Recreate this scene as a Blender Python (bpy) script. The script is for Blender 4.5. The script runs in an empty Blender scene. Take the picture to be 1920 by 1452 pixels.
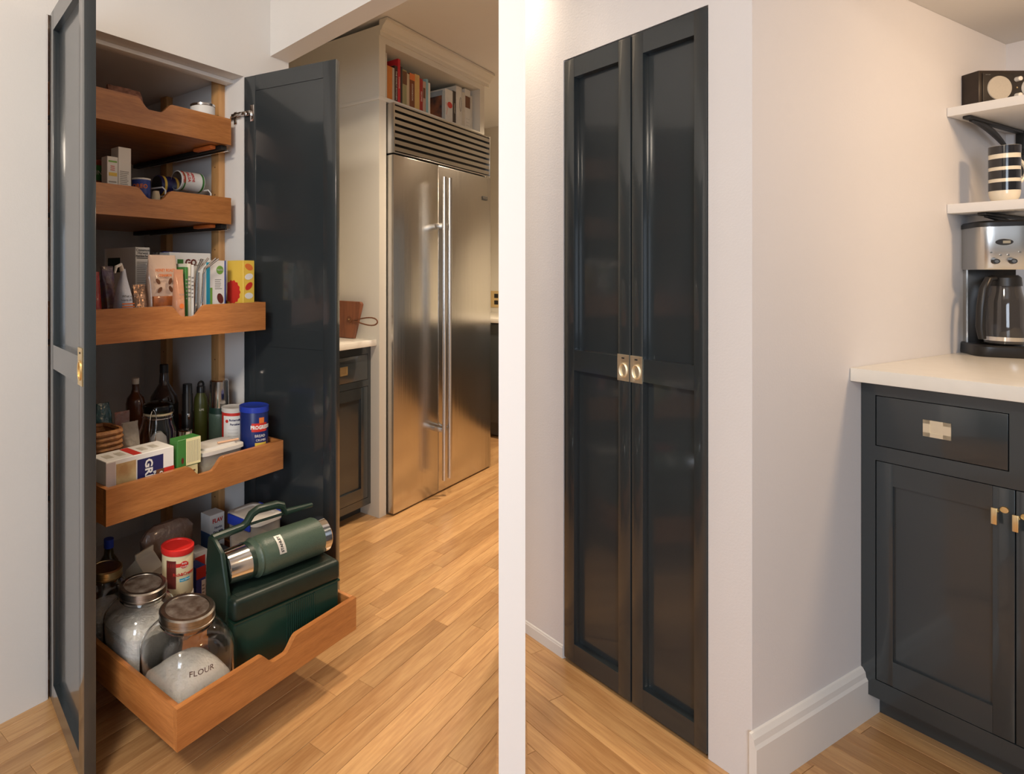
import bpy, bmesh, math, random
from mathutils import Vector, Matrix
random.seed(7)
R = math.radians
sc = bpy.context.scene
COL = sc.collection

# ------------------------------------------------------------------ camera, world, lights, exposure
F, PX, YH, CH = 1140.0, 600.0, 515.0, 1.20      # focal length and principal point in pixels of 1920x1452, camera height
cam_d = bpy.data.cameras.new('camera')
cam = bpy.data.objects.new('camera', cam_d)
COL.objects.link(cam)
cam_d.sensor_fit = 'HORIZONTAL'
cam_d.sensor_width = 36.0
cam_d.lens = 36.0 * F / 1920.0
cam_d.shift_x = (960.0 - PX) / 1920.0
cam_d.shift_y = (YH - 726.0) / 1920.0
cam_d.clip_start = 0.02
cam.location = (0, 0, CH)
cam.rotation_euler = (R(90), 0, 0)
sc.camera = cam

wd = bpy.data.worlds.new('world')
sc.world = wd
wd.use_nodes = True
wd.node_tree.nodes['Background'].inputs[0].default_value = (1.0, 0.95, 0.88, 1)
wd.node_tree.nodes['Background'].inputs[1].default_value = 0.16

sc.view_settings.view_transform = 'Standard'
sc.view_settings.look = 'None'
sc.view_settings.gamma = 1.0
sc.view_settings.use_curve_mapping = False
sc.view_settings.exposure = 0.15

# frame A: the pantry kitchen. a1 runs along the pantry face, a2 into its depth.
VA = 1630.0
AL = math.atan2(1.0, (VA - PX) / F)
a1 = (math.cos(AL), math.sin(AL)); a2 = (-math.sin(AL), math.cos(AL))
# frame B: the coffee corner. x = n (b2, into the door wall), y = t (b1, along the door wall)
VB = 20.0
_bx = (VB - PX) / F
_nb = math.hypot(_bx, 1.0)
b1 = (_bx / _nb, 1.0 / _nb); b2 = (b1[1], -b1[0])
BE = math.atan2(b2[1], b2[0])

def pAw(x, w):
    d = (x - PX) / F; du = d*a1[0] + a1[1]; dw = d*a2[0] + a2[1]
    Y = w / dw; return Y*du, Y
def pAu(x, u):
    d = (x - PX) / F; du = d*a1[0] + a1[1]; dw = d*a2[0] + a2[1]
    Y = u / du; return Y*dw, Y
def pBn(x, n):
    d = (x - PX) / F; dn = d*b2[0] + b2[1]; dt = d*b1[0] + b1[1]
    Y = n / dn; return Y*dt, Y
def pBt(x, t):
    d = (x - PX) / F; dn = d*b2[0] + b2[1]; dt = d*b1[0] + b1[1]
    Y = t / dt; return Y*dn, Y
def zz(y, Y): return CH + (YH - y) * Y / F
def floorY(y): return F * CH / (y - YH)
def wA(u, w, z=0.0): return Vector((u*a1[0] + w*a2[0], u*a1[1] + w*a2[1], z))
def wB(n, t, z=0.0): return Vector((n*b2[0] + t*b1[0], n*b2[1] + t*b1[1], z))

def lamp(name, kind, loc, energy, color, size=0.3, target=None, size_y=None, spot=None, blend=0.5):
    l = bpy.data.lights.new(name, kind)
    l.energy = energy; l.color = color
    if kind == 'AREA':
        l.size = size
        if size_y: l.shape = 'RECTANGLE'; l.size_y = size_y
        else: l.shape = 'DISK'
    elif kind == 'SPOT':
        l.shadow_soft_size = size; l.spot_size = R(spot or 60); l.spot_blend = blend
    else:
        l.shadow_soft_size = size
    o = bpy.data.objects.new(name, l); COL.objects.link(o)
    o.location = loc
    if target is not None:
        d = (Vector(target) - Vector(loc)).normalized()
        o.rotation_euler = d.to_track_quat('-Z', 'Y').to_euler()
    return o
WARM = (1.0, 0.80, 0.58); SOFT = (1.0, 0.90, 0.78); DAY = (0.76, 0.86, 1.0)
# warm ceiling lamp of the hall behind the camera: it lights the pantry front and throws the drawer shadows on the jamb
lamp('hall_ceiling_lamp_offscreen', 'AREA', (-0.70, -0.35, 2.44), 56, (1.0, 0.86, 0.70), 0.5, (-0.35, 1.6, 0.9))
# recessed kitchen downlights: one throws the light cone on the cream side panel, one glints in the refrigerator grille
lamp('kitchen_downlight_panel_offscreen', 'SPOT', wA(1.98, 1.05, 2.44), 95, WARM, 0.05, wA(2.1, 1.25, 0.0), spot=120, blend=0.8)
lamp('kitchen_downlight_fridge_offscreen', 'SPOT', wA(3.66, 1.20, 2.44), 190, WARM, 0.05, wA(3.66, 1.20, 0.0), spot=130, blend=0.8)
# window behind the camera: the cool daylight on the closed doors and the side wall
lamp('window_behind_offscreen', 'AREA', (-0.6, -2.6, 1.45), 62, DAY, 1.4, (1.0, 1.6, 1.0), size_y=1.5)
# ceiling lamp over the coffee counter, to the right of the frame: the warm glow on the side wall
lamp('counter_ceiling_lamp_offscreen', 'AREA', wB(2.30, -0.20, 1.985), 12.0, (1.0, 0.68, 0.40), 0.25, wB(2.45, 0.55, 0.95))

# ------------------------------------------------------------------ materials
MATS = {}
def mat(name, col, rough=0.5, metal=0.0, var=0.0, vscale=8.0, stretch=(1, 1, 1), bump=0.0, bscale=60.0,
        trans=0.0, ior=1.45, alpha=1.0, coat=0.0, spec=0.5, col2=None, obj_random=0.0, coords='Object', emit=0.0, aniso=0.0, detail=3.0):
    if name in MATS: return MATS[name]
    m = bpy.data.materials.new(name); m.use_nodes = True
    nt = m.node_tree; N = nt.nodes; L = nt.links
    p = N['Principled BSDF']
    p.inputs['Base Color'].default_value = (*col, 1)
    p.inputs['Roughness'].default_value = rough
    p.inputs['Metallic'].default_value = metal
    p.inputs['Transmission Weight'].default_value = trans
    p.inputs['IOR'].default_value = ior
    p.inputs['Alpha'].default_value = alpha
    p.inputs['Coat Weight'].default_value = coat
    p.inputs['Coat Roughness'].default_value = 0.08
    p.inputs['Specular IOR Level'].default_value = spec
    p.inputs['Anisotropic'].default_value = aniso
    if emit:
        p.inputs['Emission Color'].default_value = (*col, 1); p.inputs['Emission Strength'].default_value = emit
    if var or col2 or bump or obj_random:
        tc = N.new('ShaderNodeTexCoord'); mp = N.new('ShaderNodeMapping')
        mp.inputs['Scale'].default_value = stretch
        L.new(tc.outputs[coords], mp.inputs['Vector'])
        oi = N.new('ShaderNodeObjectInfo')
        cv = N.new('ShaderNodeCombineXYZ')
        ml = N.new('ShaderNodeMath'); ml.operation = 'MULTIPLY'; ml.inputs[1].default_value = 37.0
        L.new(oi.outputs['Random'], ml.inputs[0])
        for i in range(3): L.new(ml.outputs[0], cv.inputs[i])
        L.new(cv.outputs[0], mp.inputs['Location'])
        nz = N.new('ShaderNodeTexNoise'); nz.inputs['Scale'].default_value = vscale; nz.inputs['Detail'].default_value = detail
        L.new(mp.outputs[0], nz.inputs['Vector'])
        if var or col2:
            rp = N.new('ShaderNodeValToRGB')
            c2 = col2 if col2 else tuple(c * (1 - var) for c in col)
            rp.color_ramp.elements[0].position = 0.32; rp.color_ramp.elements[1].position = 0.68
            rp.color_ramp.elements[0].color = (*c2, 1); rp.color_ramp.elements[1].color = (*col, 1)
            L.new(nz.outputs['Fac'], rp.inputs[0])
            out = rp.outputs[0]
            if obj_random:
                hs = N.new('ShaderNodeHueSaturation')
                mr = N.new('ShaderNodeMapRange'); mr.inputs[3].default_value = 1 - obj_random; mr.inputs[4].default_value = 1 + obj_random
                L.new(oi.outputs['Random'], mr.inputs[0]); L.new(mr.outputs[0], hs.inputs['Value'])
                L.new(out, hs.inputs['Color']); out = hs.outputs[0]
            L.new(out, p.inputs['Base Color'])
        if bump:
            n2 = N.new('ShaderNodeTexNoise'); n2.inputs['Scale'].default_value = bscale; n2.inputs['Detail'].default_value = 2
            L.new(mp.outputs[0], n2.inputs['Vector'])
            bp = N.new('ShaderNodeBump'); bp.inputs['Strength'].default_value = bump; bp.inputs['Distance'].default_value = 0.01
            L.new(n2.outputs['Fac'], bp.inputs['Height']); L.new(bp.outputs[0], p.inputs['Normal'])
    MATS[name] = m
    return m

def wood(name, c_lo, c_hi, along='x', rough=0.35, obj_random=0.0, ring=9.0, grain=1.0, coat=0.25):
    if name in MATS: return MATS[name]
    m = bpy.data.materials.new(name); m.use_nodes = True
    nt = m.node_tree; N = nt.nodes; L = nt.links; p = N['Principled BSDF']
    tc = N.new('ShaderNodeTexCoord'); mp = N.new('ShaderNodeMapping')
    s = {'x': (0.9, 12, 12), 'y': (12, 0.9, 12), 'z': (12, 12, 0.9)}[along]
    mp.inputs['Scale'].default_value = s
    oi = N.new('ShaderNodeObjectInfo'); cv = N.new('ShaderNodeCombineXYZ')
    ml = N.new('ShaderNodeMath'); ml.operation = 'MULTIPLY'; ml.inputs[1].default_value = 53.0
    L.new(oi.outputs['Random'], ml.inputs[0])
    for i in range(3): L.new(ml.outputs[0], cv.inputs[i])
    L.new(cv.outputs[0], mp.inputs['Location'])
    L.new(tc.outputs['Object'], mp.inputs['Vector'])
    n1 = N.new('ShaderNodeTexNoise'); n1.inputs['Scale'].default_value = ring * 0.28; n1.inputs['Detail'].default_value = 4; n1.inputs['Distortion'].default_value = 0.6
    n2 = N.new('ShaderNodeTexNoise'); n2.inputs['Scale'].default_value = ring * 2.2; n2.inputs['Detail'].default_value = 5
    L.new(mp.outputs[0], n1.inputs['Vector']); L.new(mp.outputs[0], n2.inputs['Vector'])
    mx = N.new('ShaderNodeMix'); mx.data_type = 'FLOAT'; mx.inputs[0].default_value = 0.42 * grain
    L.new(n1.outputs['Fac'], mx.inputs[2]); L.new(n2.outputs['Fac'], mx.inputs[3])
    rp = N.new('ShaderNodeValToRGB')
    rp.color_ramp.elements[0].position = 0.36; rp.color_ramp.elements[1].position = 0.62
    rp.color_ramp.elements[0].color = (*c_lo, 1); rp.color_ramp.elements[1].color = (*c_hi, 1)
    L.new(mx.outputs[0], rp.inputs[0])
    out = rp.outputs[0]
    if obj_random:
        hs = N.new('ShaderNodeHueSaturation')
        mr = N.new('ShaderNodeMapRange'); mr.inputs[3].default_value = 1 - obj_random; mr.inputs[4].default_value = 1 + obj_random
        L.new(oi.outputs['Random'], mr.inputs[0]); L.new(mr.outputs[0], hs.inputs['Value'])
        L.new(out, hs.inputs['Color']); out = hs.outputs[0]
    L.new(out, p.inputs['Base Color'])
    p.inputs['Roughness'].default_value = rough
    p.inputs['Coat Weight'].default_value = coat; p.inputs['Coat Roughness'].default_value = 0.25
    MATS[name] = m
    return m

M_wall   = mat('white_wall_paint', (0.74, 0.72, 0.69), 0.6, var=0.03, vscale=2.5, bump=0.05, bscale=180)
M_gutter   = mat('view_gutter_white', (0.93, 0.93, 0.93), 0.5, var=0.01, vscale=3)  # white of the gutter between the two views, for the added post
M_wallB  = mat('pale_wall_paint', (0.74, 0.72, 0.72), 0.6, var=0.03, vscale=2.0, bump=0.04, bscale=180)
M_cream  = mat('cream_panel_paint', (0.70, 0.66, 0.57), 0.4, var=0.03, vscale=3)
M_ceil   = mat('ceiling_paint', (0.74, 0.72, 0.69), 0.7, var=0.03, vscale=2)
M_trim   = mat('white_trim_paint', (0.78, 0.76, 0.73), 0.4, var=0.02, vscale=4)
M_slate  = mat('dark_slate_paint', (0.025, 0.032, 0.036), 0.30, var=0.10, vscale=3, coat=0.8)
M_slateB = M_slate
M_slateC = M_slate
M_bamboo = wood('bamboo_ply', (0.33, 0.115, 0.028), (0.50, 0.20, 0.055), 'x', 0.38, 0.06, 14, 1.0)
M_bambooY = wood('bamboo_ply_side', (0.33, 0.115, 0.028), (0.50, 0.20, 0.055), 'y', 0.38, 0.06, 14, 1.0)
M_bambooZ = wood('bamboo_post', (0.52, 0.26, 0.09), (0.66, 0.37, 0.15), 'z', 0.4, 0.04, 8, 0.7)
M_under  = M_bamboo
M_oakA   = wood('oak_plank', (0.40, 0.20, 0.075), (0.60, 0.35, 0.15), 'x', 0.30, 0.16, 6, 1.0, 0.35)
M_oakB   = wood('oak_plank_cross', (0.40, 0.20, 0.075), (0.60, 0.35, 0.15), 'y', 0.30, 0.16, 6, 1.0, 0.35)
M_sub    = wood('oak_subfloor', (0.34, 0.17, 0.065), (0.52, 0.29, 0.12), 'x', 0.4, 0, 6, 1.0, 0.2)
M_quartz = mat('white_quartz', (0.80, 0.77, 0.70), 0.25, var=0.03, vscale=30)
M_steel  = mat('brushed_steel', (0.60, 0.58, 0.55), 0.26, metal=1.0, var=0.05, vscale=30, stretch=(1, 1, 60), aniso=0.4)
M_wavy   = mat('wavy_brushed_steel', (0.62, 0.60, 0.57), 0.24, metal=1.0, var=0.05, vscale=6, stretch=(30, 1, 0.7), bump=0.10, bscale=1.1, aniso=0.4)
M_chrome = mat('polished_steel', (0.76, 0.74, 0.72), 0.12, metal=1.0, var=0.03)
M_brass  = mat('brass', (0.85, 0.66, 0.36), 0.33, metal=1.0, var=0.05, vscale=20)
M_brassl = mat('pale_brass', (0.90, 0.82, 0.64), 0.42, metal=1.0, var=0.04, vscale=20)
M_cup    = M_brass
M_black  = mat('black_plastic', (0.012, 0.011, 0.011), 0.35, var=0.1)
M_blackm = mat('black_iron', (0.020, 0.018, 0.016), 0.5, var=0.1)
M_intr   = M_wall
M_intop  = M_wall
M_glass  = mat('clear_glass', (1, 1, 1), 0.02, trans=1.0, ior=1.45)
M_plast  = mat('clear_plastic', (0.95, 0.93, 0.90), 0.25, trans=0.85, ior=1.2)
M_frost  = mat('frosted_lid_plastic', (0.80, 0.76, 0.70), 0.35, trans=0.25, ior=1.3)
M_flour  = mat('flour', (0.86, 0.83, 0.76), 0.9, var=0.06, vscale=60, bump=0.6, bscale=90)
M_wwire  = mat('white_coated_wire', (0.85, 0.83, 0.79), 0.35, var=0.02)
M_white  = mat('white_card', (0.80, 0.78, 0.74), 0.5, var=0.03, vscale=10)
M_offw   = mat('ivory_card', (0.76, 0.70, 0.56), 0.5, var=0.04, vscale=10)
M_ink    = mat('black_ink', (0.02, 0.02, 0.02), 0.5, var=0.1)
M_grayink = mat('grey_ink', (0.30, 0.28, 0.26), 0.5, var=0.1)
M_red    = mat('red_print', (0.62, 0.035, 0.025), 0.4, var=0.08)
M_redlid = mat('red_plastic_lid', (0.74, 0.03, 0.025), 0.35, var=0.05)
M_orange = mat('orange_print', (0.75, 0.19, 0.04), 0.45, var=0.08)
M_blue   = mat('blue_print', (0.03, 0.06, 0.30), 0.4, var=0.08)
M_bluelid = mat('blue_plastic_lid', (0.02, 0.05, 0.42), 0.3, var=0.05)
M_navy   = mat('navy_print', (0.02, 0.02, 0.10), 0.4, var=0.08)
M_cyan   = mat('cyan_print', (0.02, 0.38, 0.58), 0.4, var=0.05)
M_green  = mat('green_print', (0.05, 0.20, 0.04), 0.45, var=0.08)
M_lgreen = mat('leaf_green_print', (0.20, 0.42, 0.07), 0.45, var=0.08)
M_yellow = mat('yellow_card', (0.80, 0.55, 0.08), 0.45, var=0.03)
M_pyell  = mat('pale_yellow_card', (0.80, 0.74, 0.42), 0.5, var=0.04)
M_maroon = mat('maroon_print', (0.14, 0.02, 0.015), 0.45, var=0.1)
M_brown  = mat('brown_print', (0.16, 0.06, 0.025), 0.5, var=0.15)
M_lgreenbox = mat('hammertone_dark_green', (0.010, 0.038, 0.026), 0.38, var=0.12, vscale=20, coat=0.15)
M_thermos = mat('hammertone_green', (0.062, 0.098, 0.072), 0.36, var=0.12, vscale=220, bump=0.12, bscale=320)
M_dgreen = mat('dark_green_plastic', (0.010, 0.030, 0.021), 0.4, var=0.1)
M_lidgreen = mat('worn_black_green', (0.010, 0.022, 0.016), 0.42, var=0.25, vscale=30)
M_gasket = mat('rubber_gasket', (0.62, 0.50, 0.30), 0.6, var=0.05)
M_leather = mat('brown_leather', (0.17, 0.06, 0.025), 0.5, var=0.2, vscale=40)

# ------------------------------------------------------------------ mesh tools
class MB:
    def __init__(s): s.bm = bmesh.new()
    def _merge(s, b, M=None):
        if M is not None: bmesh.ops.transform(b, matrix=M, verts=b.verts)
        me = bpy.data.meshes.new('tmp'); b.to_mesh(me); b.free(); s.bm.from_mesh(me); bpy.data.meshes.remove(me)
    def box(s, x0, x1, y0, y1, z0, z1, bev=0.0, M=None, seg=2):
        b = bmesh.new()
        bmesh.ops.create_cube(b, size=1.0)
        bmesh.ops.scale(b, vec=(abs(x1-x0), abs(y1-y0), abs(z1-z0)), verts=b.verts)
        bmesh.ops.translate(b, vec=((x0+x1)/2, (y0+y1)/2, (z0+z1)/2), verts=b.verts)
        if bev: bmesh.ops.bevel(b, geom=b.edges[:], offset=bev, segments=seg, affect='EDGES', profile=0.5)
        s._merge(b, M); return s
    def prism(s, poly, d0, d1, plane='xz', bev=0.0, M=None):
        """extrude a 2D polygon; plane xz -> along y, xy -> along z, yz -> along x"""
        b = bmesh.new()
        f = {'xz': lambda p, d: (p[0], d, p[1]), 'xy': lambda p, d: (p[0], p[1], d), 'yz': lambda p, d: (d, p[0], p[1])}[plane]
        v0 = [b.verts.new(f(p, d0)) for p in poly]; v1 = [b.verts.new(f(p, d1)) for p in poly]
        n = len(poly)
        b.faces.new(v0); b.faces.new(v1[::-1])
        for i in range(n): b.faces.new((v0[(i+1) % n], v0[i], v1[i], v1[(i+1) % n]))
        bmesh.ops.recalc_face_normals(b, faces=b.faces[:])
        if bev: bmesh.ops.bevel(b, geom=b.edges[:], offset=bev, segments=1, affect='EDGES')
        s._merge(b, M); return s
    def loft(s, rings, seg=32, cap0=True, cap1=True, noise=0.0, M=None, rnd=None):
        """rings: (z, rx, ry, p, cx, cy); p is the superellipse power (2 = round)"""
        b = bmesh.new(); rnd = rnd or random
        L = []
        for ri, r in enumerate(rings):
            z, rx, ry = r[0], r[1], (r[2] if len(r) > 2 and r[2] is not None else r[1])
            p = r[3] if len(r) > 3 else 2; cx = r[4] if len(r) > 4 else 0; cy = r[5] if len(r) > 5 else 0
            row = []
            for i in range(seg):
                a = 2*math.pi*i/seg; c, q = math.cos(a), math.sin(a)
                k = (abs(c)**p + abs(q)**p) ** (-1.0/p)
                nz = 1 + (rnd.uniform(-noise, noise) if noise else 0)
                row.append(b.verts.new((cx + rx*k*c*nz, cy + ry*k*q*nz, z + (rnd.uniform(-noise, noise)*rx*0.4 if noise and ri > 1 else 0))))
            L.append(row)
        for k in range(len(L)-1):
            for i in range(seg):
                j = (i+1) % seg
                b.faces.new((L[k][i], L[k][j], L[k+1][j], L[k+1][i]))
        if cap0: b.faces.new(L[0][::-1])
        if cap1: b.faces.new(L[-1])
        bmesh.ops.remove_doubles(b, verts=b.verts[:], dist=1e-6)
        bmesh.ops.recalc_face_normals(b, faces=b.faces[:])
        s._merge(b, M); return s
    def tube(s, pts, r, seg=8, closed=False, M=None):
        b = bmesh.new(); pts = [Vector(p) for p in pts]; n = len(pts); rows = []
        up = None
        for i, p in enumerate(pts):
            if closed: t = (pts[(i+1) % n] - pts[i-1])
            elif i == 0: t = pts[1]-pts[0]
            elif i == n-1: t = pts[-1]-pts[-2]
            else: t = pts[i+1]-pts[i-1]
            t.normalize()
            if up is None:
                up = Vector((0, 0, 1)) if abs(t.z) < 0.9 else Vector((1, 0, 0))
            sd = t.cross(up)
            if sd.length < 1e-5: sd = t.cross(Vector((0, 1, 0)))
            sd.normalize(); up = sd.cross(t).normalized()
            rr = r[i] if isinstance(r, (list, tuple)) else r
            rows.append([b.verts.new(p + sd*rr*math.cos(2*math.pi*k/seg) + up*rr*math.sin(2*math.pi*k/seg)) for k in range(seg)])
        m = n if closed else n-1
        for i in range(m):
            A_, B_ = rows[i], rows[(i+1) % n]
            for k in range(seg):
                b.faces.new((A_[k], A_[(k+1) % seg], B_[(k+1) % seg], B_[k]))
        if not closed:
            b.faces.new(rows[0][::-1]); b.faces.new(rows[-1])
        bmesh.ops.recalc_face_normals(b, faces=b.faces[:])
        s._merge(b, M); return s
    def build(s, name, m, parent=None, loc=None, rot=None, smooth=35):
        me = bpy.data.meshes.new(name)
        s.bm.to_mesh(me); s.bm.free()
        me.materials.append(m)
        o = bpy.data.objects.new(name, me); COL.objects.link(o)
        if smooth:
            for p in me.polygons: p.use_smooth = True
            me.set_sharp_from_angle(angle=R(smooth))
        if parent is not None: o.parent = parent
        if loc is not None: o.location = loc
        if rot is not None: o.rotation_euler = rot
        return o
def box(name, m, parent, x0, x1, y0, y1, z0, z1, bev=0.0, **k):
    return MB().box(x0, x1, y0, y1, z0, z1, bev).build(name, m, parent, **k)
def tag(o, label, cat, group=None):
    o['label'] = label; o['category'] = cat
    if group: o['group'] = group
    return o
def struct(o): o['kind'] = 'structure'; return o
def thing(name, label, cat, loc, rz, group=None):
    o = bpy.data.objects.new(name, None); COL.objects.link(o)
    o.empty_display_size = 0.05
    o.location = loc; o.rotation_euler = (0, 0, rz)
    return tag(o, label, cat, group)

def lettering(txt, size, parent, loc, rot, m, bend=None, sx=1.0, weight=0.0, align='CENTER', name='lettering'):
    c = bpy.data.curves.new('txt', 'FONT'); c.body = txt; c.size = size; c.align_x = align; c.align_y = 'CENTER'
    c.offset = weight; c.extrude = 0.0002; c.resolution_u = 2
    o = bpy.data.objects.new('txt', c); COL.objects.link(o)
    bpy.context.view_layer.update()
    me = bpy.data.meshes.new_from_object(o)
    bpy.data.objects.remove(o); bpy.data.curves.remove(c)
    me.name = name
    for v in me.vertices:
        v.co.x *= sx
        if bend:                                   # wrap round a vertical cylinder whose axis is +bend behind the text
            a = v.co.x / bend; d = v.co.z
            v.co.x = (bend + d) * math.sin(a); v.co.z = (bend + d) * math.cos(a) - bend
    me.materials.clear(); me.materials.append(m)
    t = bpy.data.objects.new(name, me); COL.objects.link(t); t.parent = parent
    t.location = loc; t.rotation_euler = rot
    return t
FRONT = (R(90), 0, 0)           # text standing up, facing -y
LEFT = (R(90), 0, R(-90))       # text standing up, facing -x

# ------------------------------------------------------------------ key measures
WP = 1.72                                   # pantry face
uL, _ = pAw(90, WP)
uR, _ = pAw(457, WP)
Yc = pAw(320, WP)[1]
zTop = 0.5*(zz(157, pAw(457, WP)[1]) + zz(40, pAw(182, WP)[1]))   # head of the pantry opening
W3 = 1.79                                   # fridge surround face
uS, _ = pAw(711, W3)
uE, _ = pAw(908, W3)
CEIL = 2.46

# ------------------------------------------------------------------ floor with planks
def slab(name, m, pts, z0, z1): return struct(MB().prism(pts, z0, z1, 'xy').build(name, m, smooth=0))
fl = slab('floor', M_sub, [(-3.5, -3.0), (6.5, -3.0), (6.5, 7.0), (-3.5, 7.0)], -0.10, -0.012)
def plank_rows(frame, m, lo, hi, s0, s1, lim, along):
    pw = 0.0572; k = 0; w = lo
    while w < hi:
        e = min(s1, lim(w + pw/2)); s = s0 - random.uniform(0, 0.9)
        while s < e - 0.02:
            ln = random.choice([0.42, 0.55, 0.7, 0.85, 1.0, 1.2]); en = min(s + ln, e); st = max(s, s0)
            if en - st > 0.03:
                c = (st+en)/2; hl = (en-st)/2 - 0.0004; hw = pw/2 - 0.0004
                if along == 'x': mb = MB().box(-hl, hl, -hw, hw, -0.012, 0, 0.0007, seg=1); P = frame(c, w+pw/2)
                else: mb = MB().box(-hw, hw, -hl, hl, -0.012, 0, 0.0007, seg=1); P = frame(w+pw/2, c)
                mb.build('plank', m, fl, loc=P, rot=(0, 0, AL if frame is wA else BE), smooth=0)
            s += ln
        w += pw
plank_rows(wA, M_oakA, 0.38, 1.92, 0.30, 4.15, lambda w: 2.187*w - 0.02 if w < 1.03 else 4.15, 'x')
plank_rows(wB, M_oakB, 0.95, 2.35, 0.25, 1.75, lambda n: 1.018*n - 0.02, 'y')

dm = (960 - PX)/F                           # added oak threshold strip covering cut plank ends where the two plank directions meet
_tl = math.hypot(dm, 1.0); _tx, _ty = 0.046/_tl, -0.046*dm/_tl
slab('trim_1', M_sub, [(dm*y + s*_tx, y + s*_ty) for s, y in ((-1, 0.70), (1, 0.70), (1, 1.335), (-1, 1.335))], -0.012, 0.006)
slab('trim_2', M_sub, [(dm*y + s*_tx*0.8, y + s*_ty*0.8) for s, y in ((-1, 1.405), (1, 1.405), (1, 2.08), (-1, 2.08))], -0.012, 0.006)
print('planks', sum(1 for o in bpy.data.objects if o.name.startswith('plank')))
# ------------------------------------------------------------------ room A shell
def wallbox(name, m, u0, u1, w0, w1, z0, z1, fr='A'):
    o = MB().box(u0, u1, w0, w1, z0, z1).build(name, m, smooth=0, rot=(0, 0, AL if fr == 'A' else BE))
    return struct(o)
U_END = uR + 0.235
wp = MB()
wp.box(-2.2, uL - 0.004, WP, WP + 0.10, 0, CEIL)
wp.box(uL - 0.004, uR + 0.004, WP, WP + 0.10, zTop, CEIL)
wp.box(uR + 0.004, U_END, WP, WP + 0.10, 0, CEIL)
struct(wp.build('wall_pantry', M_wall, smooth=0, rot=(0, 0, AL)))
# archway header running out from the end of the pantry wall
pts = []
for i in range(13):
    s = i/12.0
    pts.append((WP - 1.9*s, 2.045 + 0.16*math.sin(min(1, s*1.1)*math.pi/2)))
poly = pts + [(WP - 1.9, CEIL), (WP, CEIL)]
struct(MB().prism([(p[0], p[1]) for p in poly], U_END - 0.10, U_END, 'yz').build('wall_archway', M_wall, smooth=0, rot=(0, 0, AL)))
wallbox('wall_kitchen_back', M_cream, U_END, 4.85, 2.46, 2.56, 0, CEIL)
wallbox('wall_kitchen_far', M_cream, 4.85, 4.95, -0.6, 2.56, 0, CEIL)
struct(MB().box(-2.2, 4.95, -2.6, 2.56, CEIL, CEIL + 0.06).build('ceiling', M_ceil, smooth=0, rot=(0, 0, AL)))

# slim white post added in place of the blank gutter between the two views
d0 = (935 - PX)/F; d1 = (985 - PX)/F  # gutter edges in image columns, so the post lines up from the camera
Yp = 1.34; dep = 0.06
post = [(d0*Yp, Yp), (d1*Yp, Yp), (d1*Yp + d0*dep, Yp + dep), (d0*(Yp+dep), Yp + dep)]
slab('view_gutter_post', M_gutter, post, -0.01, CEIL)

# ------------------------------------------------------------------ shaker door leaf (local x: width from hinge, y: thickness, z up)
def leaf(parent, name, m, W, Hh, T, st, rail, midz, midw, outer=0, dep_o=0.016, st2=None, dep_i=0.003):
    """frame mesh + two panel children; the deep recess is on the y=0 side (outer 0) or the y=T side (outer 1)"""
    st2 = st2 or st
    mb = MB()
    b = 0.0012
    mb.box(0, st, 0, T, 0, Hh, b).box(W - st2, W, 0, T, 0, Hh, b)
    mb.box(st, W - st2, 0.0003, T - 0.0003, 0, rail).box(st, W - st2, 0.0003, T - 0.0003, Hh - rail, Hh)
    mb.box(st, W - st2, 0.0003, T - 0.0003, midz, midz + midw)
    o = mb.build(name, m, parent)
    for z0, z1 in ((rail, midz), (midz + midw, Hh - rail)):
        ya, yb = (dep_o, T - dep_i) if outer == 0 else (dep_i, T - dep_o)
        box('panel', m, o, st, W - st2, ya, yb, z0, z1)
    return o
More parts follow.
